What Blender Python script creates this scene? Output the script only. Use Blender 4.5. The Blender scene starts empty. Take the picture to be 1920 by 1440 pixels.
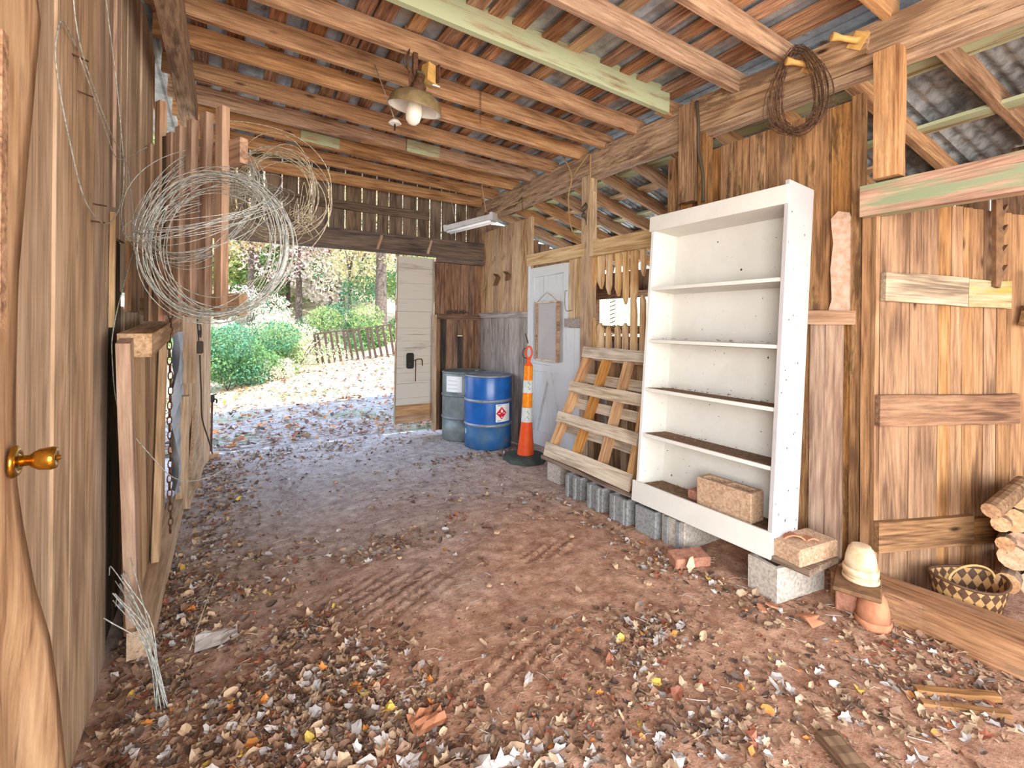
import bpy, math, random
import numpy as np
from mathutils import Vector, Matrix, noise
R=random.Random(7); NR=np.random.default_rng(5)
V=Vector; col=bpy.context.scene.collection; SC=bpy.context.scene
# ---------------------------------------------------------------- camera
FPX=880.0; TH=math.atan(539/FPX)
cam=bpy.data.cameras.new('camera'); co=bpy.data.objects.new('camera',cam); col.objects.link(co)
cam.sensor_width=36; cam.lens=FPX/1920*36; cam.shift_y=-112/1920; cam.clip_start=.05; cam.clip_end=300
co.matrix_world=Matrix.Translation((0,0,1.5))@Matrix.Rotation(-TH,4,'Z')@Matrix.Rotation(math.pi/2,4,'X')@Matrix.Rotation(.0089,4,'Z')
SC.camera=co
# ---------------------------------------------------------------- world, sun, daylight at the open front, exposure
w=bpy.data.worlds.new('world'); SC.world=w; w.use_nodes=True; nt=w.node_tree; bg=nt.nodes['Background']
tc=nt.nodes.new('ShaderNodeTexCoord'); sp=nt.nodes.new('ShaderNodeSeparateXYZ'); cr=nt.nodes.new('ShaderNodeValToRGB')
nt.links.new(tc.outputs['Generated'],sp.inputs[0]); nt.links.new(sp.outputs[2],cr.inputs[0])
cr.color_ramp.elements[0].color=(.95,.97,1,1); cr.color_ramp.elements[1].color=(.42,.62,1,1); cr.color_ramp.elements[1].position=.8
nt.links.new(cr.outputs[0],bg.inputs[0]); bg.inputs[1].default_value=2.5
def light(name,kind,loc,energy,color,rot=None,size=None,target=None):
    l=bpy.data.lights.new(name,kind); l.energy=energy; l.color=color; o=bpy.data.objects.new(name,l); col.objects.link(o); o.location=loc
    if size: l.shape='RECTANGLE'; l.size,l.size_y=size
    if target: o.rotation_euler=(V(target)-V(loc)).to_track_quat('-Z','Y').to_euler()
    return o
sun=light('sun','SUN',(0,-10,10),6.5,(1,.94,.85),target=(-2.2,0,-1.5)); sun.data.angle=.01
light('front_daylight','AREA',(1.3,-2.5,1.5),150,(1,.985,.955),size=(2.6,2.4),target=(1.6,6,2.0))
light('camera_side_fill','AREA',(-.9,-1.1,1.45),122,(1,.985,.96),size=(1.7,2.1),target=(3.1,2.6,1.5))  # added flash-like fill near the camera; the doorway is invented
light('lean_to_daylight','AREA',(5.2,4.6,1.6),26,(.95,.98,1),size=(2.4,.7),target=(3.4,4.2,2.9))
light('stall_daylight','AREA',(4.4,-1.9,1.4),22,(1,.93,.84),size=(1.8,2.0),target=(4.0,3,1.3))
SC.view_settings.view_transform='Standard'; SC.view_settings.look='None'; SC.view_settings.gamma=1; SC.view_settings.use_curve_mapping=False
SC.view_settings.exposure=.62
# ---------------------------------------------------------------- helpers
WM={}
def link(o,parent,M,label=None,cat=None,group=None,kind=None):
    col.objects.link(o)
    if parent is not None:
        o.parent=parent; o.matrix_basis=WM[parent.name].inverted()@M
    else: o.matrix_basis=M
    WM[o.name]=M.copy()
    if label: o['label']=label
    if cat: o['category']=cat
    if group: o['group']=group
    if kind: o['kind']=kind
    return o
def empty(name,loc=(0,0,0),rz=0,**k):
    o=bpy.data.objects.new(name,None); o.empty_display_size=.1
    return link(o,None,Matrix.Translation(loc)@Matrix.Rotation(rz,4,'Z'),**k)
def mobj(name,vs,fs,mat,parent=None,M=None,smooth=False,local=False,mi=None,**k):
    me=bpy.data.meshes.new(name); me.from_pydata([tuple(v) for v in vs],[],fs)
    for m in (mat if isinstance(mat,list) else [mat]): me.materials.append(m)
    if mi is not None: me.polygons.foreach_set('material_index',mi)
    if smooth: me.polygons.foreach_set('use_smooth',[True]*len(me.polygons))
    me.update(); o=bpy.data.objects.new(name,me)
    M=M or Matrix()
    if local and parent is not None: M=WM[parent.name]@M
    return link(o,parent,M,**k)
def frame(a,b,wd):
    a,b,wd=V(a),V(b),V(wd); X=(b-a).normalized(); Y=(wd-X*wd.dot(X)).normalized(); Z=X.cross(Y)
    M=Matrix((X,Y,Z)).transposed().to_4x4(); M.translation=a; return M,(b-a).length
def board(name,a,b,wd,w,t,mat,parent=None,seg=4,jit=.003,cut=(0,0),cut0=(0,0),bow=0,local=False,**k):
    M,L=frame(a,b,wd); vs=[];fs=[]
    for i in range(seg+1):
        u=i/seg; bz=bow*4*u*(1-u)
        jy0,jy1,jz=R.uniform(-jit,jit),R.uniform(-jit,jit),R.uniform(-jit,jit)*.3
        for sy,sz in ((-1,-1),(1,-1),(1,1),(-1,1)):
            x=u*L+(cut[0] if sy<0 else cut[1])*(i==seg)+(cut0[0] if sy<0 else cut0[1])*(i==0)
            vs.append((x,sy*w/2+(jy0 if sy<0 else jy1),sz*t/2+jz+bz))
        if i:
            p,q=(i-1)*4,i*4
            for j in range(4): fs.append((p+j,p+(j+1)%4,q+(j+1)%4,q+j))
    fs.append((0,1,2,3)[::-1]); n=seg*4; fs.append((n,n+1,n+2,n+3))
    fs=[f[::-1] for f in fs]
    if local and parent is not None: M=WM[parent.name]@M
    return mobj(name,vs,fs,mat,parent,M,**k)
def box(name,c,s,mat,parent=None,rz=0,bev=0,rx=0,ry=0,**k):
    x,y,z=s[0]/2,s[1]/2,s[2]/2
    M=Matrix.Translation(c)@Matrix.Rotation(rz,4,'Z')@Matrix.Rotation(ry,4,'Y')@Matrix.Rotation(rx,4,'X')
    if bev:
        vs=[];b=bev
        for sx in(-1,1):
            for sy in(-1,1):
                for sz in(-1,1): vs+= [(sx*(x-b),sy*(y-b),sz*z),(sx*(x-b),sy*y,sz*(z-b)),(sx*x,sy*(y-b),sz*(z-b))]
        import bmesh
        bm=bmesh.new(); [bm.verts.new(v) for v in vs]; bmesh.ops.convex_hull(bm,input=bm.verts); me=bpy.data.meshes.new(name); bm.to_mesh(me); bm.free()
        me.materials.append(mat); o=bpy.data.objects.new(name,me)
        if k.pop('local',False) and parent is not None: M=WM[parent.name]@M
        return link(o,parent,M,**k)
    vs=[(a*x,b*y,c_*z) for a in(-1,1) for b in(-1,1) for c_ in(-1,1)]
    fs=[(0,1,3,2),(4,6,7,5),(0,4,5,1),(2,3,7,6),(0,2,6,4),(1,5,7,3)]
    return mobj(name,vs,fs,mat,parent,M,**k)
def prism(name,pts,t,mat,parent=None,o=(0,0,0),ex=(1,0,0),ey=(0,0,1),**k):
    ex,ey=V(ex).normalized(),V(ey).normalized(); ez=ex.cross(ey)
    M=Matrix((ex,ey,ez)).transposed().to_4x4(); M.translation=V(o); n=len(pts)
    vs=[(x,y,-t/2) for x,y in pts]+[(x,y,t/2) for x,y in pts]
    fs=[tuple(range(n))[::-1],tuple(range(n,2*n))]+[(i,(i+1)%n,(i+1)%n+n,i+n) for i in range(n)]
    if k.pop('local',False) and parent is not None: M=WM[parent.name]@M
    return mobj(name,vs,fs,mat,parent,M,**k)
def tube_data(pts,r,n=5,closed=False):
    pts=[V(p) for p in pts]; vs=[];fs=[]; m=len(pts); up=V((0,0,1))
    pu=None
    for i,p in enumerate(pts):
        d=((pts[(i+1)%m] if closed or i<m-1 else p)-(pts[i-1] if closed or i else p))
        if d.length<1e-9: d=V((0,0,1))
        d.normalize()
        if pu is None: pu=d.orthogonal().normalized()
        a=(pu-d*pu.dot(d))
        a=a.normalized() if a.length>1e-6 else d.orthogonal().normalized()
        pu=a; b=d.cross(a); rr=r[i] if isinstance(r,(list,tuple)) else r
        for j in range(n):
            t=j*2*math.pi/n; vs.append(p+(a*math.cos(t)+b*math.sin(t))*rr)
    for i in range(m if closed else m-1):
        p,q=i*n,((i+1)%m)*n
        for j in range(n): fs.append((p+j,p+(j+1)%n,q+(j+1)%n,q+j))
    if not closed: fs.append(tuple(range(n))[::-1]); fs.append(tuple(range((m-1)*n,m*n)))
    return vs,fs
def merge(lst):
    vs=[];fs=[]
    for v,f in lst:
        o=len(vs); vs+=list(v); fs+=[tuple(i+o for i in q) for q in f]
    return vs,fs
def tube(name,pts,r,mat,parent=None,n=5,closed=False,**k):
    vs,fs=tube_data(pts,r,n,closed); return mobj(name,vs,fs,mat,parent,smooth=True,**k)
def spl(pts,n=8):
    P=[V(p) for p in pts]; P=[P[0]*2-P[1]]+P+[P[-1]*2-P[-2]]; out=[]
    for i in range(1,len(P)-2):
        for j in range(n):
            t=j/n; a,b,c,d=P[i-1:i+3]
            out.append(.5*((2*b)+(c-a)*t+(2*a-5*b+4*c-d)*t*t+(3*b-a-3*c+d)*t**3))
    out.append(P[-2]); return out
def lathe_data(prof,n=24,caps=True):
    vs=[];fs=[]
    for r,z in prof:
        for j in range(n): t=j*2*math.pi/n; vs.append((r*math.cos(t),r*math.sin(t),z))
    for i in range(len(prof)-1):
        for j in range(n): fs.append((i*n+j,i*n+(j+1)%n,(i+1)*n+(j+1)%n,(i+1)*n+j))
    if caps:
        if prof[0][0]>1e-4: fs.append(tuple(range(n))[::-1])
        if prof[-1][0]>1e-4: fs.append(tuple(range((len(prof)-1)*n,len(prof)*n)))
    return vs,fs
def lathe(name,prof,mat,parent=None,M=None,n=24,caps=True,**k):
    vs,fs=lathe_data(prof,n,caps); return mobj(name,vs,fs,mat,parent,M,smooth=k.pop('smooth',True),**k)
# ---------------------------------------------------------------- materials
def lin(c): return tuple((x/255/12.92 if x/255<=.04045 else ((x/255+.055)/1.055)**2.4) for x in c)+(1,)
class NB:
    def __init__(s,name):
        s.m=bpy.data.materials.new(name); s.m.use_nodes=True; s.t=s.m.node_tree; s.b=s.t.nodes['Principled BSDF']; s.b.inputs['Specular IOR Level'].default_value=.25
    def n(s,ty,ins=None,**p):
        x=s.t.nodes.new('ShaderNode'+ty)
        for k,v in p.items(): setattr(x,k,v)
        for k,v in (ins or {}).items():
            if hasattr(v,'is_output') or isinstance(v,bpy.types.NodeSocket): s.t.links.new(v,x.inputs[k])
            else: x.inputs[k].default_value=v
        return x
    def mix(s,f,a,b,bt='MIX'):
        x=s.n('Mix',data_type='RGBA',blend_type=bt)
        for i,v in ((0,f),(6,a),(7,b)):
            if isinstance(v,bpy.types.NodeSocket): s.t.links.new(v,x.inputs[i])
            else: x.inputs[i].default_value=v
        return x.outputs[2]
    def ramp(s,f,els):
        x=s.n('ValToRGB',{0:f}); e=x.color_ramp.elements
        e[0].position,e[0].color=els[0]; e[1].position,e[1].color=els[-1]
        for p,c in els[1:-1]: q=e.new(p); q.color=c
        return x.outputs[0]
    def out(s,color=None,rough=None,bump=None,bs=.3,bd=.01):
        if color is not None:
            if isinstance(color,bpy.types.NodeSocket): s.t.links.new(color,s.b.inputs['Base Color'])
            else: s.b.inputs['Base Color'].default_value=color
        if rough is not None: s.b.inputs['Roughness'].default_value=rough
        if bump is not None:
            b=s.n('Bump',{'Height':bump,'Strength':bs,'Distance':bd}); s.t.links.new(b.outputs[0],s.b.inputs['Normal'])
        return s.m
def g(v): return (v,v,v,1)
def wood(name,dark,mid,light,var=.3,knots=.6,stain=0,stainc=(60,42,28),paint=None,cover=0,rough=.82,scale=1,axis='X',bs=.35):
    s=NB(name); tc=s.n('TexCoord'); oi=s.n('ObjectInfo')
    off=s.n('VectorMath',{0:oi.outputs['Random'],1:(37.,91.,53.)},operation='MULTIPLY')
    v=s.n('VectorMath',{0:tc.outputs['Object'],1:off.outputs[0]},operation='ADD').outputs[0]
    def sc(x,y,z):
        q=(x,y,z) if axis=='X' else ((y,x,z) if axis=='Y' else (y,z,x))
        return s.n('VectorMath',{0:v,1:tuple(i*scale for i in q)},operation='MULTIPLY').outputs[0]
    fine=s.n('TexNoise',{'Vector':sc(3.5,70,70),'Scale':1.,'Detail':5.,'Roughness':.65}).outputs[0]
    big=s.n('TexNoise',{'Vector':sc(1.6,9,9),'Scale':1.,'Detail':3.,'Roughness':.55}).outputs[0]
    lowf=s.n('TexNoise',{'Vector':sc(.45,4.,4.),'Scale':1.,'Detail':1.5,'Roughness':.5}).outputs[0]
    wv=s.n('Math',{0:s.n('Math',{0:lowf,1:95.},operation='MULTIPLY').outputs[0]},operation='SINE').outputs[0]
    f=s.n('Math',{0:fine,1:.42},operation='MULTIPLY').outputs[0]
    f=s.n('Math',{0:big,1:.50,2:f},operation='MULTIPLY_ADD').outputs[0]
    f=s.n('Math',{0:wv,1:.022,2:f},operation='MULTIPLY_ADD').outputs[0]
    f=s.n('Math',{0:f,1:.04},operation='ADD').outputs[0]
    c=s.ramp(f,[(.40,lin(dark)),(.51,lin(mid)),(.63,lin(light))])
    # per board variation
    rv=s.n('Math',{0:oi.outputs['Random'],1:7.31},operation='MULTIPLY').outputs[0]; rv=s.n('Math',{0:rv},operation='FRACT').outputs[0]
    val=s.n('Math',{0:rv,1:var,2:1-var/2},operation='MULTIPLY_ADD').outputs[0]
    sat=s.n('Math',{0:oi.outputs['Random'],1:.24,2:.76},operation='MULTIPLY_ADD').outputs[0]
    c=s.n('HueSaturation',{'Color':c,'Value':val,'Saturation':sat}).outputs[0]
    if knots:
        vo=s.n('TexVoronoi',{'Vector':sc(2.4,7,7),'Scale':1.,'Randomness':1.})
        k=s.ramp(vo.outputs['Distance'],[(.05,g(1)),(.13,g(0))])
        gate=s.ramp(vo.outputs['Color'],[(.45,g(0)),(.5,g(1))])
        kk=s.n('Math',{0:k,1:gate},operation='MULTIPLY').outputs[0]; kk=s.n('Math',{0:kk,1:knots},operation='MULTIPLY').outputs[0]
        c=s.mix(kk,c,lin([x*.42 for x in dark]))
    if stain:
        st=s.n('TexNoise',{'Vector':sc(1.6,9,9),'Scale':1.,'Detail':6.,'Roughness':.7}).outputs[0]
        st=s.ramp(st,[(.50,g(0)),(.62,g(1))]); st=s.n('Math',{0:st,1:stain},operation='MULTIPLY').outputs[0]
        c=s.mix(st,c,lin(stainc))
    if paint:
        pn=s.n('TexNoise',{'Vector':sc(1.4,10,10),'Scale':1.,'Detail':6.,'Roughness':.65}).outputs[0]
        p0=.78-cover*.56
        pf=s.ramp(pn,[(p0-.05,g(0)),(p0+.05,g(1))])
        c=s.mix(pf,c,lin(paint))
    cracks=s.ramp(s.n('TexNoise',{'Vector':sc(.9,60,60),'Scale':1.,'Detail':2.}).outputs[0],[(.66,g(0)),(.72,g(1))])
    c=s.mix(s.n('Math',{0:cracks,1:.55},operation='MULTIPLY').outputs[0],c,lin([x*.4 for x in dark]))
    return s.out(c,rough,f,bs,.006)
W_LEFT=wood('wood_dusty_tan',(144,118,88),(182,150,114),(204,176,142),.16,.35)
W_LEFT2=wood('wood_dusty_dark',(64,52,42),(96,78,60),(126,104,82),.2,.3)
W_RAFT=wood('wood_rafter',(122,84,50),(174,128,82),(210,166,116),.3,.8,.4,(84,50,32))
W_BAT=wood('wood_batten',(104,70,46),(162,116,80),(210,170,130),.7,.7,.6,(60,38,26))
W_BEAM=wood('wood_beam',(118,86,54),(168,130,90),(204,170,124),.1,1,.8,(84,56,42))
W_NEAR=wood('wood_orange_planks',(100,66,30),(154,106,52),(190,146,80),.3,.8,.85,(70,46,28))
W_STALL=wood('wood_stall',(100,66,34),(148,104,58),(180,136,86),.22,1,.3,(92,60,34))
W_FAR=wood('wood_golden_boards',(140,102,62),(190,152,106),(218,186,142),.24,.6,.3,(120,80,46))
W_YEL=wood('wood_yellow_pine',(164,126,76),(204,170,116),(226,200,150),.14,.5,.2,(150,104,58))
W_GABLE=wood('wood_gable',(74,60,48),(112,92,72),(140,116,92),.25,.3,.2)
W_HEAD=wood('wood_header',(70,58,50),(104,88,74),(134,114,96),.1,.2,.3)
W_BACK=wood('wood_back_brown',(86,58,40),(134,98,70),(168,130,98),.4,.6,.5,(62,44,32))
W_GREY=wood('wood_grey_lilac',(118,108,102),(164,154,146),(198,186,174),.3,.5,.4,(92,80,74))
W_GREEN=wood('wood_green_paint',(124,82,56),(168,120,84),(200,156,116),.1,.3,paint=(132,142,110),cover=.46)
W_GREEN2=wood('wood_green_washed',(128,104,72),(164,146,104),(190,180,140),.15,.5,paint=(172,180,144),cover=.6)
W_WPAINT=wood('wood_white_worn',(140,128,112),(176,166,152),(200,192,180),.1,.3,paint=(196,190,178),cover=.74,bs=.2)
W_WDOOR=wood('wood_blue_white_worn',(132,128,122),(180,182,180),(206,208,206),.08,.3,paint=(205,210,212),cover=.8,bs=.2)
W_PALF=wood('wood_pallet_face',(160,138,112),(208,190,162),(232,218,194),.12,.3,.2,(140,110,84))
W_PALS=wood('wood_pallet_stringer',(150,96,44),(196,140,74),(220,172,104),.15,.3)
W_RED=wood('wood_reddish',(128,94,70),(170,134,104),(198,164,132),.12,.3,.15,(110,76,54))
W_SILL=wood('wood_sill_log',(112,76,50),(164,120,84),(194,152,114),.1,.3,.6,(66,50,50))
W_DUST=wood('wood_dusty_shelf_plank',(98,80,66),(140,120,102),(170,148,128),.1,.2)
W_LOGB=wood('bark',(74,54,38),(120,92,66),(152,122,90),.3,0,.3)
W_CUT=wood('cut_log_end',(146,104,70),(180,140,100),(206,170,130),.35,0,rough=.9,axis='Z')
W_DOORL=wood('wood_door_veneer',(150,112,76),(192,154,112),(212,180,138),.08,.25,.2,(120,70,46),axis='Z')
def plain(name,c,rough=.6,metal=0,nz=0,nscale=20,c2=None,bs=.2,spots=None,spec=.25):
    s=NB(name); s.b.inputs['Metallic'].default_value=metal; s.b.inputs['Specular IOR Level'].default_value=spec
    tc=s.n('TexCoord'); n=s.n('TexNoise',{'Vector':tc.outputs['Object'],'Scale':float(nscale),'Detail':6.,'Roughness':.65}).outputs[0]
    cc=s.mix(s.ramp(n,[(.4,g(0)),(.62,g(1))]),lin(c),lin(c2 or [x*(1-nz) for x in c]))
    if spots:
        n2=s.n('TexNoise',{'Vector':tc.outputs['Object'],'Scale':float(nscale)*.28,'Detail':8.,'Roughness':.75}).outputs[0]
        cc=s.mix(s.ramp(n2,[(.6,g(0)),(.66,g(1))]),cc,lin(spots))
    return s.out(cc,rough,n,bs,.003)
M_METAL=plain('galvanised_sheet',(176,180,182),.5,.2,.3,5,(128,132,136),.1,(112,92,74))
M_CORR=plain('corrugated_sheet',(176,182,184),.45,.3,.3,9,(112,118,122),.15,(140,116,96))
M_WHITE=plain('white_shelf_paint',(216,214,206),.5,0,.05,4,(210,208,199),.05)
M_WHITE_SHADED=plain('white_shelf_side_shaded',(178,174,173),.55,0,.05,3,(172,168,167),.03,(164,158,154))  # shelf white darkened to hold the shade on the near side panel
M_SPECK=plain('dirt_fleck',(84,70,58),.9)
M_SHELFDIRT=plain('shelf_dust',(132,104,80),.95,0,.3,30,(96,74,56),.8)
M_CONC=plain('concrete_block',(196,188,176),.92,0,.18,60,(162,152,140),.8)
M_CONC_G=plain('concrete_grey',(150,152,150),.92,0,.18,60,(120,122,122),.8)
M_CONC_T=plain('concrete_tan',(196,166,138),.92,0,.18,70,(160,128,98),.9,(140,106,78))
M_BRICK=plain('brick_red',(182,132,108),.92,0,.2,30,(150,100,80),.7)
M_TERRA=plain('terracotta',(190,132,98),.85,0,.2,12,(164,108,78),.2,(206,168,140))
M_TERRA2=plain('terracotta_limed',(216,196,164),.85,0,.15,14,(196,160,120),.2,(170,120,72))
M_BLUE=plain('drum_blue_paint',(24,98,176),.28,0,.15,5,(18,82,154),.05,None,.5)
M_BLUEW=plain('drum_blue_worn',(36,92,150),.5,0,.2,7,(70,104,134),.1,(120,98,90))
M_DGREY=plain('drum_grey_metal',(132,142,142),.42,.3,.15,6,(108,118,118),.08,(150,150,146))
M_GALV=plain('drum_hoop_metal',(150,158,166),.4,.4,.1)
M_LABELW=plain('label_white',(226,228,228),.6)
M_LABELR=plain('label_red',(206,34,46),.6)
M_INK=plain('ink_grey',(120,130,132),.7)
M_ORANGE=plain('safety_orange',(232,92,40),.5,0,.08,6,(220,76,30),.05)
M_ORANGE2=plain('reflective_orange',(240,146,20),.35,0,.1,20,(226,120,10),.05)
M_REFW=plain('reflective_white',(214,220,214),.4,0,.1,18,(196,204,196),.05)
M_RUBBER=plain('rubber_black',(52,60,56),.7,0,.2,10,(74,84,78),.2)
M_BLACK=plain('black_metal',(40,38,36),.55,.2)
M_RUST=plain('rusty_iron',(112,80,60),.8,.3,.3,40,(78,52,38),.4)
M_WIRE=plain('galvanised_wire',(196,200,192),.45,.15,.2,60,(136,140,134),.05)
M_WIRED=plain('old_wire',(196,186,160),.55,.1,.2,60,(140,128,104),.05)
M_BARB=plain('rusted_barbed_wire',(104,78,58),.75,.3,.3,60,(74,52,40),.2)
M_CABLE=plain('tan_cable',(168,138,92),.6)
M_CABLED=plain('dark_cable',(74,64,54),.6)
M_ROPE=plain('twine',(176,150,118),.9)
M_BRASS=plain('brass',(206,158,66),.22,.95,.1,30,(168,122,44),.05,None,.5)
M_ENAMO=plain('enamel_olive',(140,122,86),.45,0,.15,14,(118,100,70),.1)
M_ENAMW=plain('enamel_white',(236,234,226),.25,0,.05,10,None,.03,None,.5)
M_GLASSW=plain('opal_glass',(240,232,214),.2,0,.03,8,None,.02,None,.5)
M_GREENP=plain('green_paint',(74,104,62),.6,0,.2,14)
M_TUBEW=plain('fluorescent_tube',(240,244,246),.3,0,.02,8)
M_PEG=plain('ochre_peg',(204,160,92),.5,0,.15,20)
M_SAWR=plain('saw_tooth_rack_brown',(126,94,66),.7,0,.2,20)
M_BRISTLE=plain('broom_bristle',(160,126,84),.9,0,.3,60)
M_SPL_L=plain('basket_splint_pale',(186,146,96),.6,0,.1,30)
M_SPL_D=plain('basket_splint_dark',(92,66,48),.6,0,.2,30)
M_PLASTIC=plain('pale_plastic_sheet',(190,202,214),.4,0,.1,5)
M_PAPER=plain('paper_scrap',(206,200,194),.8,0,.05,9)
M_VOIDW=plain('whitewashed_board',(190,190,188),.8,0,.1,6)
M_TRUNK=plain('tree_bark',(112,100,92),.9,0,.3,14,(82,72,66),.6)
M_FENCE=plain('fence_rust_brown',(92,74,66),.8,0,.2,14)
def leafm(name,c,tr=.3,rough=.55,var=.3):
    s=NB(name); oi=s.n('NewGeometry'); r=oi.outputs['Random Per Island']
    val=s.n('Math',{0:r,1:var*2,2:1-var},operation='MULTIPLY_ADD').outputs[0]
    c=s.n('HueSaturation',{'Color':lin(c),'Value':val}).outputs[0]
    s.out(c,rough)
    if tr:
        t=s.n('BsdfTranslucent',{'Color':c}); mx=s.n('MixShader',{0:tr,1:s.b.outputs[0],2:t.outputs[0]})
        o=[x for x in s.t.nodes if x.type=='OUTPUT_MATERIAL'][0]; s.t.links.new(mx.outputs[0],o.inputs[0])
    return s.m
L_LITTER=[leafm('leaf_brown',(140,110,88),.1),leafm('leaf_tan',(184,158,130),.1),leafm('leaf_sky_sheen',(184,177,172),.1,.45),leafm('leaf_dark',(98,80,70),.1),leafm('leaf_orange',(206,134,70),.15),leafm('leaf_yellow',(218,186,90),.15),leafm('leaf_russet',(148,92,70),.12)]  # pale grey leaf has the sky's reflection put into its colour
L_TREE=dict(yel=leafm('foliage_yellow',(216,204,144),.4),org=leafm('foliage_orange',(200,172,134),.4),pink=leafm('foliage_pale_pink',(214,204,200),.4),pur=leafm('foliage_purple_red',(140,84,100),.35),
  grn=leafm('foliage_green',(116,154,98),.35),lim=leafm('foliage_lime',(160,182,116),.4),sea=leafm('foliage_sea_green',(92,142,110),.3),pale=leafm('foliage_pale_cream',(232,224,196),.4))
# floor material
def earth(name,outside):
    s=NB(name); tc=s.n('TexCoord'); P=tc.outputs['Object']; sp=s.n('SeparateXYZ',{0:P})
    n1=s.n('TexNoise',{'Vector':P,'Scale':1.3,'Detail':5.}).outputs[0]; n2=s.n('TexNoise',{'Vector':P,'Scale':11.,'Detail':8.,'Roughness':.7}).outputs[0]
    n3=s.n('TexNoise',{'Vector':P,'Scale':70.,'Detail':6.,'Roughness':.7}).outputs[0]
    clay=s.mix(s.ramp(n2,[(.35,g(0)),(.65,g(1))]),lin((160,114,88)),lin((214,172,144)))
    grey_earth=s.mix(s.ramp(n2,[(.35,g(0)),(.65,g(1))]),lin((164,151,146)),lin((214,205,199)))
    yy=s.n('Math',{0:n1,1:2.2,2:sp.outputs[1]},operation='MULTIPLY_ADD').outputs[0]
    yy=s.n('Math',{0:sp.outputs[0],1:-.35,2:yy},operation='MULTIPLY_ADD').outputs[0]
    f=s.n('MapRange',{0:yy,1:2.9,2:5.2}).outputs[0]  # floor turns greyer towards the rear, broken up by noise
    c=s.mix(f,clay,grey_earth)
    if outside:
        straw=s.mix(n3,lin((180,160,128)),lin((218,204,176)))
        gf=s.n('MapRange',{0:yy,1:9.,2:12.}).outputs[0]; c=s.mix(gf,c,straw)
        gr=s.n('TexNoise',{'Vector':P,'Scale':.55,'Detail':4.}).outputs[0]; gr=s.ramp(gr,[(.5,g(0)),(.6,g(.75))])
        c=s.mix(gr,c,lin((142,158,112)))
    n4=s.n('TexNoise',{'Vector':P,'Scale':3.2,'Detail':9.,'Roughness':.75}).outputs[0]
    c=s.mix(s.n('Math',{0:s.ramp(n4,[(.36,g(1)),(.5,g(0))]),1:.38},operation='MULTIPLY').outputs[0],c,lin((122,88,72)))
    c=s.mix(s.n('Math',{0:s.ramp(n3,[(.3,g(1)),(.48,g(0))]),1:.5},operation='MULTIPLY').outputs[0],c,lin((96,70,56)))
    h=s.n('Math',{0:n3,1:.5,2:n2},operation='MULTIPLY_ADD').outputs[0]
    return s.out(c,.95,h,.9,.02)
W_YELV=wood('wood_yellow_pine_upright',(176,130,76),(212,172,116),(234,202,150),.12,.4,axis='Y')
W_FARV=wood('wood_golden_upright',(140,96,60),(194,150,106),(222,186,142),.22,.5,.2,(120,74,44),axis='Y')
M_EARTH=earth('red_clay_floor',False); M_YARD=earth('yard_earth',True)
# ---------------------------------------------------------------- ground
def sst(a,b,x): t=min(1,max(0,(x-a)/(b-a))); return t*t*(3-2*t)
def gz(x,y):
    z=.018*noise.noise(V((x*.9,y*.9,3)))+.010*noise.noise(V((x*3.1,y*3.1,7)))
    z+=.02*math.exp(-((x-1.2)/.25)**2)*sst(2,4,y)*noise.noise(V((x,y*.5,1)))
    if y>6.3: z+=sst(6.3,14,y)*(.16*max(-3,min(7,x-.2))-.12)+max(0,y-17)*.16
    return z
def tread(x,y):
    t=0
    for cx,cy,rx,ry,an in ((.75,2.55,.55,.30,.5),(1.86,2.54,.3,.15,.4),(1.2,1.75,.5,.16,.35),(1.9,1.6,.5,.16,.3),(.5,4.6,.25,.9,.1)):
        u=(x-cx)/rx; v=(y-cy)/ry; q=u*u+v*v
        if q<1:
            a=x*math.cos(an)+y*math.sin(an); b=-x*math.sin(an)+y*math.cos(an)
            t+=(1-q)*.017*(math.sin(a*105+3*math.sin(b*48))*.6+math.sin(b*95)*.4)
    return t
def gridmesh(name,xs,ys,fn,mat,**k):
    nx=len(xs); vs=[(x,y,fn(x,y)) for y in ys for x in xs]
    fs=[(j*nx+i,j*nx+i+1,(j+1)*nx+i+1,(j+1)*nx+i) for j in range(len(ys)-1) for i in range(nx-1)]
    return mobj(name,vs,fs,mat,None,smooth=True,kind='structure',**k)
def ff(x,y):
    z=gz(x,y)+tread(x,y)+.008*noise.noise(V((x*9,y*9,2)))+.004*noise.noise(V((x*25,y*25,5)))
    return z
xs=list(np.arange(-.56,3.35,.02))+[3.5,4,4.7,5.5]; ys=[-6,-3,-1,0,.4]+list(np.arange(.6,3.6,.02))+list(np.arange(3.6,6.3,.045))+[6.3]
xs=[float(a) for a in xs]; ys=[float(a) for a in ys]
floor=gridmesh('floor',xs,ys,ff,M_EARTH,label='uneven red clay dirt floor strewn with dead leaves')
xo=[float(a) for a in np.concatenate([np.arange(-30,-4,3),np.arange(-4,8,.25),np.arange(8,41,3)])]; yo=[float(a) for a in np.concatenate([np.arange(6.3,16,.25),np.arange(16,60,2)])]
gridmesh('ground',xo,yo,lambda x,y: gz(x,y)+(.03*noise.noise(V((x*1.7,y*1.7,4)))+.015*noise.noise(V((x*5,y*5,4))))*sst(6.3,7,y),M_YARD,label='sunlit yard of dry leaves and thin grass outside the barn')
gridmesh('ground',[-30.,-12.,-6.,-2.,-.56],[-30.,-12.,-6.,0.,6.3],lambda x,y:-.03,M_YARD)
gridmesh('ground',[5.5,8.,14.,30.],[-30.,-12.,-6.,0.,6.3],lambda x,y:-.03,M_YARD)
gridmesh('ground',[-.56,2.,5.5],[-30.,-12.,-6.],lambda x,y:-.02,M_YARD)
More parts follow.
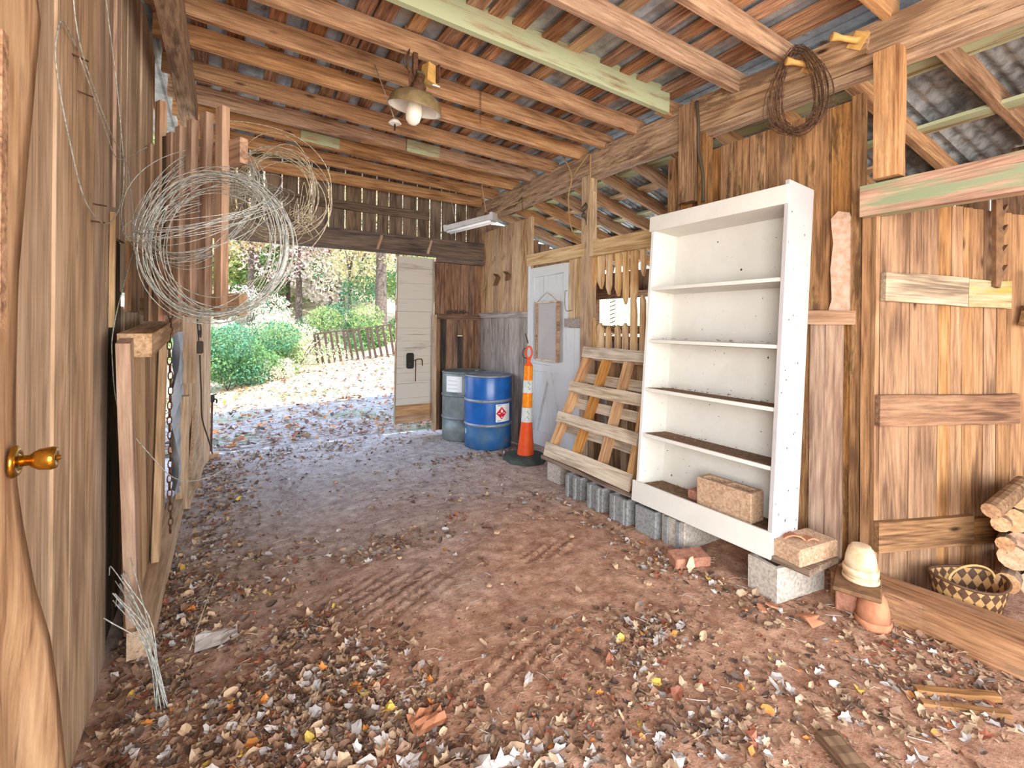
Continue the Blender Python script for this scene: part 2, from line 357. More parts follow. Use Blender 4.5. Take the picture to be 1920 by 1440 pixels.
# ---------------------------------------------------------------- leaf litter
def leaf_tpl(k):
    r=random.Random(k); n=r.choice((9,11,13)); lob=r.uniform(.08,.38); el=r.uniform(.5,.85); P=[(0,0)]
    for i in range(n):
        a=2*math.pi*i/n; rr=(1-lob*(i%2))*(1+r.uniform(-.15,.15)); P.append((math.cos(a)*rr,math.sin(a)*rr*el))
    k1,k2,k3=r.uniform(-.5,.9),r.uniform(-.2,1.1),r.uniform(-.5,.5)
    vs=[(x,y,k1*x*x*.5+k2*y*y+k3*x*y+.06*r.uniform(-1,1)) for x,y in P]; zm=min(v[2] for v in vs); vs=[(x,y,z-zm) for x,y,z in vs]
    return np.array(vs),[(0,i+1,(i+1)%n+1) for i in range(n)]
TPL=[leaf_tpl(i) for i in range(14)]
def rotm(yaw,tilt,ta):
    return np.array(Matrix.Rotation(yaw,3,'Z')@Matrix.Rotation(tilt,3,V((math.cos(ta),math.sin(ta),0))))
CL=[(.30,2.02,.16,.12,200),(.42,1.68,.2,.08,120),(-.25,2.9,.12,.35,160),(.36,2.45,.07,.035,30),(.9,3.1,.12,.05,22),(1.75,1.58,.09,.04,40),(-.36,2.35,.1,.6,170),(-.3,3.3,.12,.6,160),(-.15,1.75,.25,.25,130),(.3,2.0,.26,.2,170),(.35,1.72,.25,.15,150),(.45,1.5,.3,.1,70),(.9,1.35,.5,.1,120),(1.4,1.12,.5,.12,160),(2.2,.8,.4,.15,150),(2.7,.6,.2,.15,60),
 (1.72,1.57,.14,.07,60),(1.4,1.8,.2,.07,30),(2.5,1.6,.12,.18,60),(.34,2.46,.1,.06,25),(-.05,3.0,.25,.25,110),(0,4.3,.15,.9,150),(-.1,5.3,.15,.7,110),(1,3.13,.35,.12,30),(.6,5.9,.5,.35,120),(1.9,3.9,.5,.5,40),(2.5,2.7,.12,.5,70),(2.45,2.05,.15,.15,60),(2.9,1.0,.15,.2,50),(2.6,4.7,.4,.1,50),(.2,7.3,.8,.7,300),(1.6,7.4,.7,.7,320),(1.3,6.4,.9,.4,160)]
def leafpos(n_bg):
    out=[]
    for cx,cy,sx,sy,n in CL:
        for _ in range(n): out.append((R.gauss(cx,sx),R.gauss(cy,sy)))
    for _ in range(n_bg): out.append((R.uniform(-.4,3.0),R.uniform(.7,6.4)))
    return [(x,y) for x,y in out if (-.41<x<3.05 or y>6.2) and y>.5 and not(x>2.5 and 1.3<y<4.1)]
pos=leafpos(110)
def leafcol(y):
    q=R.random()
    if q<.34: return 0
    if q<.62: return 1
    if q<.78: return 2
    if q<.92: return 3
    if q<.94: return 4
    if q<.95: return 5
    return 6
near=sorted(pos,key=lambda p:p[0]**2+p[1]**2+ (0 if p[1]>1 else 3))
LM={}
parts=near[:290]; rest=near[290:]
for i,(x,y) in enumerate(parts):
    ti=i%14; mi=leafcol(y); key=(ti,mi)
    if key not in LM:
        me=bpy.data.meshes.new('leaf'); me.from_pydata([tuple(v) for v in TPL[ti][0]],[],TPL[ti][1]); me.materials.append(L_LITTER[mi]); LM[key]=me
    o=bpy.data.objects.new('leaf',LM[key]); s=R.uniform(.016,.036)*(1.35 if R.random()<.25 else 1)*(1.2 if y<2.3 else 1)
    M=Matrix.Translation((x,y,ff(x,y)+.003))@Matrix.Rotation(R.uniform(0,6.3),4,'Z')@Matrix.Rotation(R.gauss(0,.35),4,'X')@Matrix.Diagonal((s,s,s,1))
    link(o,floor,M)
def litter(name,plist,parent,smin,smax,colf=leafcol,tiltsd=.4,lift=.002):
    vs=[];fs=[];mi=[];o=0
    for x,y in plist:
        v,f=TPL[R.randrange(14)]; s=R.uniform(smin,smax); m=rotm(R.uniform(0,6.3),R.gauss(0,tiltsd),R.uniform(0,6.3))
        vv=(v*s)@m.T; vv[:,2]-=vv[:,2].min(); vv+=np.array((x,y,(ff(x,y) if y<6.3 else gz(x,y)+.02)+lift)); vs.append(vv); fs+=[tuple(a+o for a in q) for q in f]; mi+=[colf(y)]*len(f); o+=len(v)
    return mobj(name,np.concatenate(vs).tolist(),fs,L_LITTER,parent,mi=mi,kind='stuff')
rest=rest+[(x+R.gauss(0,.06),y+R.gauss(0,.06)) for x,y in pos if y<6.2 and -.36<x<2.95 for _ in (0,1)]
rest=[p for p in rest if -.41<p[0]<3.03 or p[1]>6.2]
litter('leaf_litter',rest,floor,.010,.030)
crumbs=[]
for cx,cy,sx,sy,n in CL:
    for _ in range(int(n*3)): crumbs.append((R.gauss(cx,sx*1.4),R.gauss(cy,sy*1.5)))
for _ in range(2600): crumbs.append((R.uniform(-.42,3.05),.6+5.8*R.random()**1.3))
crumbs=[(x,y) for x,y in crumbs if (-.42<x<3.05 or y>6.2) and y>.55]
litter('crumbled_leaf_debris',crumbs,floor,.003,.012,lambda y:R.choice((0,1,1,0,3,0,6,1)))
straw=[]
for _ in range(1500):
    if R.random()<.6: cx,cy,sx,sy,n=R.choice(CL); x,y=R.gauss(cx,sx*1.3),R.gauss(cy,sy*1.3)
    else: x,y=R.uniform(-.38,2.9),R.uniform(.8,6)
    if not(-.4<x<3.0 and .6<y<6.2): continue
    a=R.uniform(0,6.3); l=R.uniform(.008,.05); z=ff(x,y)+.006; dx,dy=math.cos(a)*l,math.sin(a)*l; w_=.0012
    straw.append(tube_data([(x-dx,y-dy,z),(x+.2*dy,y-.2*dx,z+R.uniform(0,.008)),(x+dx,y+dy,z)],w_,3))
vs,fs=merge(straw); mobj('straw_bits',vs,fs,L_LITTER,floor,kind='stuff',mi=[(1,1,0,2)[(i//8)%4] for i in range(len(fs))])
yard=[(R.uniform(-1.5,5),6.4+8*R.random()**1.5) for _ in range(3600)]
litter('yard_leaf_litter',yard,floor,.02,.06,lambda y:R.choice((0,1,0,3,4,6,2,1)))
# ---------------------------------------------------------------- left wall
wl=empty('wall_left',(-.45,0,0),kind='structure',label='dusty tan vertical plank wall on the left')
WX=-.445
def vplank(parent,x,y0,y1,z0,z1,mat,t=.024,name='plank',dx=0,cut=(0,0),**k):
    return board(name,(x+dx,(y0+y1)/2,z0),(x+dx,(y0+y1)/2,z1),(0,1,0),abs(y1-y0)-.003,t,mat,parent,cut=cut,**k)
seams=[-2.6,-2.2,-1.8,-1.45,-1.1,-.75,-.4,-.05,.3,.6,.9,1.2,1.5,1.72,1.885,2.064,2.37,2.55,2.70]
seams=[q for q in seams if q>-.1]  # wall left open behind the camera for the added fill
for a,b in zip(seams,seams[1:]): vplank(wl,WX,a,b,0,3.42,W_LEFT,dx=R.uniform(-.009,.009))
box('light_block',(-.475,1.56,1.7),(.01,3.2,3.4),M_BLACK,wl)  # added black sheet, stops daylight leaking through the plank seams
up=[2.70,2.80,2.98,3.12,3.30,3.58,3.83,4.12]; tops=[3.42,3.40,3.34,3.2,3.22,3.28,3.36,3.42]
for i,(a,b) in enumerate(zip(up,up[1:])):
    vplank(wl,WX,a,b,1.9 if i<3 else 1.55+.1*(i%2),tops[i] if i<3 else 3.42-.0*(i),W_LEFT,dx=-.006+R.uniform(-.006,.006),cut=(0,(-.12 if i in (2,) else 0)))
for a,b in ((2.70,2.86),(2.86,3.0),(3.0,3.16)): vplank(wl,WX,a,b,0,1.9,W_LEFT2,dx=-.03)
vplank(wl,WX,4.14,4.45,3.1,3.5,W_RAFT,dx=-.03)
vplank(wl,WX,3.55,4.3,3.3,3.5,W_RAFT,dx=-.06)
board('batten',(-.425,2.69,1.47),(-.425,2.70,1.98),(0,1,0),.022,.02,W_YEL,wl)
board('nailer',(-.42,2.69,2.0),(-.42,2.69,3.4),(0,1,0),.012,.012,W_RED,wl)
# board panel beside the rack, low rear wall boards seen edge-on
vplank(wl,-.415,3.02,3.5,1.55,1.9,W_STALL,dx=0)
for i in range(9):
    y0=3.2+i*.2; vplank(wl,WX,y0,y0+.19,0,1.6-.05*R.random(),W_LEFT if i<5 else W_FAR,dx=-.05)
p0,p1=V((-.33,4.72,0)),V((-.135,6.05,0)); n=8
for i in range(n):
    a=p0.lerp(p1,i/n); b=p0.lerp(p1,(i+.96)/n); c=(a+b)/2
    board('plank',(c.x,c.y,0),(c.x,c.y,1.62 if i>1 else 1.56),(b-a),(b-a).length,.02,W_FAR,wl)
board('post',(-.24,4.62,1.0),(-.24,4.62,1.6),(0,1,0),.09,.09,W_LEFT,wl)
board('post',(-.27,4.45,0.05),(-.27,4.45,.92),(0,1,0),.10,.08,W_LEFT,wl)
board('post',(-.3,5.98,0),(-.3,5.98,3.3),(1,0,0),.14,.12,W_HEAD,wl)
board('wall_plate',(-.26,-2.6,3.17),(-.25,4.55,3.14),(1,0,0),.10,.20,W_BEAM,wl,seg=6,jit=.006)
# ---------------------------------------------------------------- rear wall
wb=empty('wall_back',(1.3,5.95,0),kind='structure',label='rear wall with gapped gable planks above the open doorway')
board('header',(-.45,5.93,2.515),(3.14,5.93,2.515),(0,0,1),.235,.10,W_HEAD,wb,seg=6)
board('header',(2.42,5.9,2.36),(3.12,5.9,2.35),(0,0,1),.06,.05,W_HEAD,wb)
gx=[-.45,-.26,-.08,.10,.23,.37,.554,.727,.871,1.061,1.252,1.456,1.641,1.798,1.98,2.176,2.355,2.524,2.739,2.902,3.13]
for a,b in zip(gx,gx[1:]): board('plank',((a+b)/2,6.0,2.6),((a+b)/2,6.0,3.45),(1,0,0),b-a-R.uniform(.012,.022),.022,W_GABLE,wb,jit=.002)
board('girt',(-.45,5.975,2.94),(2.34,5.975,2.94),(0,0,1),.11,.03,W_GABLE,wb)
board('top_plate',(-.45,5.84,3.24),(3.1,5.84,3.19),(0,0,1),.13,.04,W_RAFT,wb)
for x,z in ((1.62,2.5),(2.28,2.49)): board('cleat',(x,5.87,2.42),(x+.05,5.87,2.6),(1,0,0),.03,.02,W_RED,wb)
bx=[2.42,2.56,2.66,2.80,2.93,3.02,3.13]
for a,b in zip(bx,bx[1:]): board('plank',((a+b)/2,5.97,1.6),((a+b)/2,5.97,2.34),(1,0,0),b-a-.005,.022,W_BACK,wb)
bx=[2.42,2.50,2.585,2.68,2.76,2.84,2.92,3.0,3.06,3.13]
W_DK=wood('wood_near_black',(44,38,34),(66,56,48),(88,76,66),.2,.2)
for i,(a,b) in enumerate(zip(bx,bx[1:])):
    if i==4: board('plank',((a+b)/2,5.955,.06),((a+b)/2,5.955,1.33),(1,0,0),b-a-.005,.022,W_DK,wb); board('plank',((a+b)/2,5.955,1.335),((a+b)/2,5.955,1.6),(1,0,0),b-a-.005,.022,W_BACK,wb)
    else: board('plank',((a+b)/2,5.955,.06),((a+b)/2,5.955,1.6),(1,0,0),b-a-.005,.022,W_DK if i==1 else W_BACK,wb)
board('rail',(2.42,5.935,1.6),(3.1,5.935,1.585),(0,0,1),.07,.03,W_BACK,wb)
board('jamb',(2.42,5.96,.05),(2.42,5.96,1.62),(0,1,0),.09,.03,W_LEFT,wb)
# ---------------------------------------------------------------- right wall
wr=empty('wall_right',(3.12,0,0),kind='structure',label='right side wall of vertical boards, posts and slats under the long beam')
RX=3.14
ys_=[4.66,4.78,4.90,5.02,5.13,5.24,5.36,5.48,5.60,5.72,5.84,5.96]
for a,b in zip(ys_,ys_[1:]):
    vplank(wr,RX,a,b,1.6,2.79,W_FAR,cut=(0,0)); vplank(wr,RX-.012,a+.03,b+.03 if b<5.9 else b,.02,1.6,W_GREY)
board('rail',(3.11,4.70,1.62),(3.11,5.96,1.62),(0,0,1),.07,.03,W_GREY,wr)
vplank(wr,RX-.02,4.66,4.69,.03,2.79,W_FAR)
vplank(wr,RX-.005,4.80,4.84,.03,1.0,W_DK)
board('header',(3.07,3.62,2.25),(3.07,4.66,2.255),(0,0,1),.13,.04,W_YEL,wr); board('header',(3.07,1.9,2.225),(3.07,3.49,2.245),(0,0,1),.145,.045,W_YEL,wr)
board('post',(3.10,3.61,.05),(3.10,3.60,2.98),(0,1,0),.13,.09,W_FAR,wr); board('post',(3.07,3.51,2.17),(3.07,3.51,2.80),(0,1,0),.05,.05,W_YEL,wr)
board('jamb',(3.11,3.86,.05),(3.11,3.85,2.2),(0,1,0),.11,.03,W_YEL,wr); board('jamb',(3.12,3.72,.05),(3.12,3.72,2.2),(0,1,0),.10,.03,W_YEL,wr)
box('block',(3.07,3.80,1.52),(.05,.24,.09),W_GREY,wr)
for a,b in ((3.70,3.79),(3.79,3.92)): vplank(wr,3.09,a,b,.05,1.47,W_WDOOR)
for a,b in ((4.66,4.69),): vplank(wr,3.10,a,b,0,2.2,W_WDOOR)
# slat screen with chewed holes
def pslat(pts): # polygon in (Y,z) on plane X=3.13
    prism('slat',[(y,z) for y,z in pts],.03,W_YELV,wr,o=(3.12,0,0),ex=(0,1,0),ey=(0,0,1))
pslat([(3.67,1.25),(3.50,1.25),(3.50,1.40),(3.53,1.55),(3.575,1.66),(3.58,1.74),(3.545,1.86),(3.50,1.97),(3.495,2.18),(3.67,2.18)])
SL=[(3.403,3.479),(3.301,3.359),(3.181,3.237),(3.087,3.140),(2.977,3.041),(2.878,2.927),(2.77,2.82),(2.66,2.71),(2.55,2.60),(2.44,2.49)]
hole={0:(1.50,1.90),1:(1.47,1.84),2:(1.48,1.82),3:(1.50,1.74),5:(1.75,1.98)}
for i,(a,b) in enumerate(SL):
    m=(a+b)/2
    if i in hole:
        lo,hi=hole[i]; j=R.uniform(.01,.04)
        pslat([(b,1.25),(a,1.25),(a,lo-j),(m,lo+.02),(b,lo-.01)]); pslat([(b,hi+.02),(m-.005,hi-.05),(a,hi+j),(a,2.18),(b,2.18)])
    elif i==4: pslat([(b,1.25),(a,1.25),(a,1.6),(a+.015,1.72),(a-.01,1.8),(a,2.18),(b,2.18),(b,1.9),(b+.01,1.83),(b,1.75)])
    else: pslat([(b,1.25),(a,1.25),(a,2.18),(b,2.18)])
board('rail',(3.16,1.9,1.46),(3.16,3.62,1.46),(0,0,1),.07,.03,W_STALL,wr); board('rail',(3.12,2.0,1.24),(3.12,3.6,1.24),(0,0,1),.05,.03,W_FAR,wr)
yy=3.66
while yy>2.0:
    wv=R.uniform(.07,.12); vplank(wr,3.15,yy-wv,yy,.03,1.25,R.choice((W_FAR,W_FAR,W_GREY,W_STALL))); yy-=wv
# planks by the bookcase
sm=[1.265,1.42,1.57,1.65,1.735,1.82,1.94,2.06,2.165,2.28,2.39,2.51,2.63]
for i,(a,b) in enumerate(zip(sm,sm[1:])): vplank(wr,RX-(.02 if i>9 else 0)+R.uniform(-.004,.004),a,b,1.5 if i>2 else .02,2.83 if i<10 else 2.86-.0*i,W_NEAR)
for a,b,z in ((1.34,1.43,1.52),(1.43,1.52,1.52)): vplank(wr,3.11,a,b,.05,z,W_RED)
vplank(wr,3.13,1.245,1.30,.02,2.84,W_NEAR,t=.06)
board('rail',(3.09,1.27,1.555),(3.09,1.62,1.56),(0,0,1),.085,.025,W_RED,wr)
board('post',(3.06,2.385,2.45),(3.06,2.385,3.2),(0,1,0),.13,.10,W_NEAR,wr); board('post',(3.09,2.27,2.3),(3.09,2.27,2.95),(0,1,0),.07,.08,W_NEAR,wr)
board('post',(3.14,2.42,0.02),(3.14,2.42,2.5),(0,1,0),.09,.1,W_NEAR,wr)
board('post',(3.02,1.09,2.30),(3.02,1.09,2.98),(0,1,0),.115,.09,W_RAFT,wr)
board('post',(3.13,1.20,.02),(3.13,1.20,2.12),(0,1,0),.07,.1,W_STALL,wr)
board('stall_header',(3.06,1.22,2.20),(3.06,-1.2,2.20),(0,0,1),.17,.10,W_GREEN,wr,seg=8)
M_TORN=plain('peeled_paper_patch',(206,178,158),.9,0,.1,22,(186,148,120),.3)
prism('torn_patch',[(0,0),(.05,.05),(.13,.02),(.15,.1),(.155,.5),(.12,.62),(.06,.64),(.02,.6),(.035,.45),(.02,.3),(.03,.12)],.003,M_TORN,wr,o=(3.107,1.43,1.55),ex=(0,-1,0),ey=(0,0,1))
# stall back wall (boards with cross rails)
ws=empty('wall_stall',(3.14,1.15,0),kind='structure',label='brown vertical plank wall of the stall with nailed cross boards')
SD=V((.93,-.366,0)).normalized(); SN=V((SD.y,-SD.x,0))
def SP(s,z,off=0): q=V((3.12,1.15,0))+SD*s-V((SD.y,-SD.x,0))*-off; return V((q.x,q.y,z))
ss=[-.06,-.03,.162,.358,.446,.528,.60,.679,.77,.873,.99,1.12,1.3,1.5,1.75]
for i,(a,b) in enumerate(zip(ss,ss[1:])):
    m=(a+b)/2; zt=2.12+.09*math.sin(min(1,max(0,m)/.42)*math.pi/2) if m<.45 else 2.20-.06*(m-.45)
    o=R.uniform(-.003,.003)
    board('plank',SP(m,0,o),SP(m,zt,o),SD,b-a-.004,.024,W_STALL,ws)
W_MOSS=wood('wood_mossy_rail',(110,90,56),(164,142,98),(196,178,140),.05,.7,.3,paint=(160,144,56),cover=.42)
W_SG=wood('wood_weathered_rail',(110,92,70),(160,140,112),(196,180,150),.05,.7,.2)
for a,b,za,zb,h,m in ((-.03,.524,1.725,1.705,.16,W_SG),(.527,.83,1.70,1.695,.155,W_MOSS),(-.06,.9,1.045,1.035,.17,W_BACK),(-.06,.576,.352,.352,.163,W_STALL),(.58,.9,.345,.335,.145,W_STALL)):
    board('cross_board',SP(a,za,.03),SP(b,zb,.03),(0,0,1),h,.03,m,ws)
sill=board('trim_1',(3.0,1.30,.03),(3.03,-1.5,.035),(1,0,0),.22,.24,W_SILL,None,seg=14,jit=.014,kind='structure',label='weathered timber sill across the stall opening')
# ---------------------------------------------------------------- ceiling
ce=empty('ceiling',(1.3,3,3.2),kind='structure',label='open rafter ceiling with battens under old metal sheets')
def rz(x): return 3.295-.036*(x+.25)
BM=[(-2.6,1.30,3.035,.26),(1.15,2.44,3.10,.24),(2.40,5.98,3.07,.25)]
board('beam',(3.12,2.30,3.08),(3.12,5.98,3.07),(0,0,1),.25,.13,W_BEAM,ce,seg=8,jit=.006)
board('beam',(3.13,-2.6,3.07),(3.13,2.40,3.09),(0,0,1),.22,.14,W_BEAM,ce,seg=8,jit=.008)
board('beam',(3.05,1.2,3.09),(3.05,2.36,3.16),(0,0,1),.13,.05,W_BEAM,ce,seg=5,jit=.006)
board('beam',(3.10,.4,2.935),(3.10,3.0,2.955),(0,0,1),.06,.07,W_BEAM,ce,seg=6,jit=.008)
RY=[-2.4,-1.9,-1.4,-.9,-.4,.1,.6,1.1,1.63,1.957,2.514,2.933,3.337,3.697,4.188,4.611,5.008,5.515]
for i,y in enumerate(RY):
    hh=.2 if i==10 else .135; m=W_GREEN2 if i==10 else W_RAFT
    xr=3.16 if i not in (8,10) else (2.98 if i==10 else 3.1)
    dz=-.05 if i==9 else 0
    board('rafter',(-.40,y+.02,rz(-.4)+hh/2+dz-.0),(xr,y+.02,rz(xr)+hh/2+dz),(0,0,1),hh,.04,m,ce,seg=6,jit=.004)
    if i==10: board('rafter',(2.9,y+.06,rz(3)+.07),(3.25,y+.06,rz(3.2)+.07),(0,0,1),.13,.04,W_RAFT,ce)
    if i in (13,15): board('sister_strip',(1.1+.3*(i%3),y-.006,rz(1.4)+.008),(2.5,y-.006,rz(2.5)+.008),(0,0,1),.02,.012,W_RAFT,ce)
board('sister_board',(1.55,4.585,rz(1.6)+.065),(1.9,4.585,rz(1.9)+.065),(0,0,1),.12,.012,W_GREEN2,ce)
board('sister_board',(.62,4.985,rz(.6)+.06),(.98,4.985,rz(.98)+.06),(0,0,1),.10,.012,W_GREEN2,ce)
HB=.16
for x,wd in ((-.33,.12),(-.17,.09),(.03,.11),(.28,.10),(.50,.11),(.72,.10),(.835,.11),(1.04,.1),(1.27,.12),(1.395,.1),(1.60,.1),(1.80,.11),(2.0,.1),(2.29,.11),(2.5,.1),(2.68,.11),(2.92,.1),(3.04,.09)):
    y=-2.6
    while y<5.95:
        L=min(R.uniform(1.6,3.2),6.0-y); dx=R.uniform(-.02,.02)
        board('batten',(x+dx,y,rz(x)+HB),(x+dx+R.uniform(-.02,.02),y+L-.004,rz(x)+HB),(1,0,0),wd,.022,R.choice((W_BAT,W_BAT,W_BAT,W_FAR)) if wd<.12 else W_BAT,ce); y+=L
# metal sheets above (each sheet a part)
for i in range(7):
    x0=-.75+i*.66; nx=34; vs=[];
    for x in [x0+.68*j/nx for j in range(nx+1)]:
        rr=.010*max(0,math.cos((x)*2*math.pi/.22))**6
        for y in (-2.7,1.6,6.3): vs.append((x,y,rz(x)+HB+.024+rr+.003*(i%2)))
    fs=[(j*3+k,(j+1)*3+k,(j+1)*3+k+1,j*3+k+1) for j in range(nx) for k in range(2)]
    mobj('roof_sheet',vs,fs,M_METAL,ce)
# lean-to
def interp(y,t):
    for (a,va),(b,vb) in zip(t,t[1:]):
        if y<=b: return va+(vb-va)*max(0,(y-a)/(b-a))
    return t[-1][1]
def lm(y): return interp(y,[(.3,.045),(.94,.057),(1.37,.152),(2.3,.29)])
def lz(x,y): return interp(y,[(.94,3.005),(1.37,3.0),(2.3,3.05)])-lm(y)*(x-3.15)
for y in (-1.5,-1.0,-.5,0,.47,.94,1.37,1.85,2.3,2.75,3.2,3.63,4.06,4.47,4.89,5.32,5.75):
    board('lean_rafter',(3.1,y+.02,lz(3.1,y)+.06),(5.5,y+.02,lz(5.5,y)+.06),(0,0,1),.13,.05,W_RAFT,ce,seg=4)
for i,x in enumerate((3.56,4.32,5.12,3.88,4.7)):
    yb=[-3,1.6,3.6,6.1] if i<3 else [1.7,3.8,6.1]
    for a,b in zip(yb,yb[1:]): board('purlin',(x,a,lz(x,a)+.14),(x,b,lz(x,b)+.135),(1,0,0),.17,.024,W_GREEN2 if i<3 else W_FAR,ce,seg=3)
for i in range(10):
    y0=-3.7+i; nn=56; vs=[]
    for y in [y0+1.02*j/nn for j in range(nn+1)]:
        for x in (3.14,3.8,4.6,5.6): vs.append((x,y,lz(x,y)+.16+.014*math.cos(y*2*math.pi/.085)+.003*(i%2)))
    fs=[(j*4+k,(j+1)*4+k,(j+1)*4+k+1,j*4+k+1) for j in range(nn) for k in range(3)]
    mobj('corrugated_sheet',vs,fs,M_CORR,ce,smooth=True)
# lean-to outer wall with openings seen through the slats
wo=empty('wall_outer',(5.4,2,0),kind='structure',label='rough outer wall of the lean-to with bright openings')
y=6.2;i=0
while y>-3:
    wv=.22; i+=1
    op=(3.3<y<6.1)
    if op and i%9 not in (0,): board('plank',(5.4,y,0),(5.4,y,1.25),(0,1,0),wv-.01,.025,W_GREY,wo); board('plank',(5.4,y,2.0),(5.4,y,2.35),(0,1,0),wv-.01,.025,W_BACK,wo)
    else: board('plank',(5.4,y,0),(5.4,y,2.4 if y>2.2 else 2.95),(0,1,0),wv-.01,.025,W_BACK,wo)
    y-=wv
board('girt',(5.36,6.1,1.28),(5.36,-1.5,1.28),(0,0,1),.09,.04,W_BACK,wo); board('girt',(5.36,6.1,1.98),(5.36,-1.5,1.98),(0,0,1),.1,.04,W_RED,wo)
for i in range(11): board('plank',(3.2+i*.21,6.0,0),(3.2+i*.21,6.0,3.0-.05*i),(1,0,0),.2,.025,W_BACK,wo)
# ---------------------------------------------------------------- plank doors
def door1():
    d=empty('door_1',(3.12,4.29,.1),kind='structure',label='worn bluish white plank door in the right wall')
    for a,b in ((4.62,4.47),(4.47,4.32),(4.32,4.17),(4.17,4.0)): vplank(d,3.13,b,a,.12,2.14,W_WDOOR,t=.02)
    for a,b in ((3.925,4.01),(4.58,4.665)): vplank(d,3.112,a,b,.1,2.16,W_WDOOR,t=.02,name='stile')
    for z,h in ((2.11,.11),(1.03,.13),(.19,.16)): board('rail',(3.112,3.98,z),(3.112,4.62,z),(0,0,1),h,.021,W_WDOOR,d)
    board('brace',(3.112,4.28,.97),(3.112,4.06,.28),(0,1,0),.08,.02,W_WDOOR,d); board('brace',(3.112,4.30,.97),(3.112,4.54,.28),(0,1,0),.08,.02,W_WDOOR,d)
    tube('handle',spl([(3.09,4.70,1.22),(3.05,4.72,1.19),(3.05,4.72,1.12),(3.09,4.70,1.09)]),.005,M_RUST,d)
    box('hook_bar',(3.08,4.69,1.33),(.008,.01,.13),M_RUST,d,rx=-.5)
    tube('latch_wire',spl([(3.09,3.93,1.86),(3.06,3.93,1.84),(3.06,3.92,1.66),(3.09,3.85,1.65)]),.003,M_RUST,d)
door1()
def door2():
    d=empty('door_2',(2.2,6.1,.1),kind='structure',label='white painted horizontal board door at the rear opening')
    zs=[.165,.269,.411,.5,.694,.836,.95,1.06,1.26,1.437,1.66,1.826,2.038,2.2,2.39]
    W_BOT=wood('wood_white_muddy',(140,100,64),(176,136,94),(204,170,130),.1,.2,.3,(150,100,60))
    xl,xr=1.935,2.46
    for a,b in zip(zs,zs[1:]): board('plank',(xl,6.1,(a+b)/2),(xr,6.1,(a+b)/2),(0,0,1),b-a-.002,.035,W_BOT if b<.45 else W_WPAINT,d,jit=.001,cut0=(-.005,.005))
    box('backing',(2.2,6.13,1.28),(.5,.01,2.2),W_WPAINT,d)
    board('edge_strip',(xl-.008,6.105,.17),(xl+.01,6.105,2.39),(1,0,0),.012,.05,W_GREEN,d)
door2()
lk=empty('lock_box',(2.12,6.07,1.0),label='black rounded rim lock box on the white rear door',cat='lock')
box('case',(2.12,6.06,1.0),(.10,.05,.21),M_BLACK,lk,bev=.018)
tube('bail',[(2.09,6.03,.98),(2.09,6.02,.96),(2.145,6.02,.96),(2.145,6.03,.98)],.004,M_RUST,lk)
hk=empty('iron_hook',(2.23,6.06,.95),label='rusty bent iron hook with hanging bar right of the black lock',cat='hook')
tube('hook',spl([(2.17,6.07,1.0),(2.24,6.05,1.02),(2.28,6.04,1.01),(2.285,6.04,.93)]),.007,M_RUST,hk)
tube('bar',[(2.20,6.06,1.0),(2.195,6.05,.72)],.006,M_RUST,hk)
ld=empty('entry_door',(-.38,1.3,.0),label='near left wooden door with peeling veneer and brass knob',cat='door')
# core + rippled veneer skin
FX=-.385
edge=[(0.0,1.68),(.30,1.62),(.50,1.57),(.746,1.52),(.9,1.455),(1.08,1.42),(1.3,1.40),(1.59,1.392),(1.83,1.426),(2.05,1.48),(2.237,1.536),(2.262,1.47),(2.30,1.40),(2.6,1.40)]
vs=[];fs=[];NC=30
for i,(z,ye) in enumerate([(a,interp(a,edge)) for a in [j*.05 for j in range(50)]]):
    for j in range(NC+1):
        y=ye-(NC-j)*.045
        wv=sst(1.0,.2,z) if False else max(0,1-z/1.15)
        x=FX+.012+ wv*(.035*math.sin((NC-j)*1.15+z*1.5)*math.exp(-((NC-j)/7.)**2)+.035*math.exp(-((NC-j)/4.)**2))+.004*math.sin(z*5+j)
        vs.append((x,y,z))
fs=[(i*(NC+1)+j,i*(NC+1)+j+1,(i+1)*(NC+1)+j+1,(i+1)*(NC+1)+j) for i in range(49) for j in range(NC)]
vn=mobj('veneer',vs,fs,W_DOORL,ld,smooth=True); md=vn.modifiers.new('s','SOLIDIFY'); md.thickness=.004
box('core',(-.41,.72,1.22),(.022,1.36,2.42),W_STALL,ld)
box('moulding',(-.362,1.243,1.755),(.02,.03,.56),W_RAFT,ld); 
kn=lathe('rosette',[(0,0),(.033,0),(.033,.004),(.028,.009),(.02,.01),(.018,.006),(.012,.012)],M_BRASS,ld,Matrix.Translation((-.366,1.347,1.21))@Matrix.Rotation(math.pi/2,4,'Y'))
lathe('knob',[(0.011,.005),(.011,.025),(.016,.03),(.022,.04),(.024,.058),(.022,.066),(.009,.067),(.009,.062),(.005,.062),(.005,.072),(0,.073)],M_BRASS,kn,WM[kn.name].copy())
# ---------------------------------------------------------------- hay rack + left low panel
hr=empty('slatted_rack',(0,2.42,1.5),label='wooden slatted rack with stepped slats jutting from left wall',cat='rack')
RD=V((-.46,.86,0)).normalized(); RP=V((.03,2.42,0)); RN=V((RD.y,-RD.x,0))
def RK(s,z,off=0): q=RP+RD*s+RN*off; return V((q.x,q.y,z))
for s,z0,z1,w_ in ((.037,1.51,2.444,.05),(.168,1.52,2.446,.045),(.294,1.52,2.44,.042),(.402,1.53,2.433,.042),(.484,1.53,2.42,.04),(.60,1.5,2.60,.045),(.70,1.5,2.40,.05)):
    board('slat',RK(s,z0,-.030),RK(s,z1,-.030),RD,w_+.007,.032,W_RED,hr,jit=.003)
board('rail',RK(-.078,2.245),RK(.80,2.245),(0,0,1),.11,.035,W_RED,hr); board('rail',RK(-.08,1.575),RK(.85,1.575),(0,0,1),.095,.035,W_LEFT,hr)
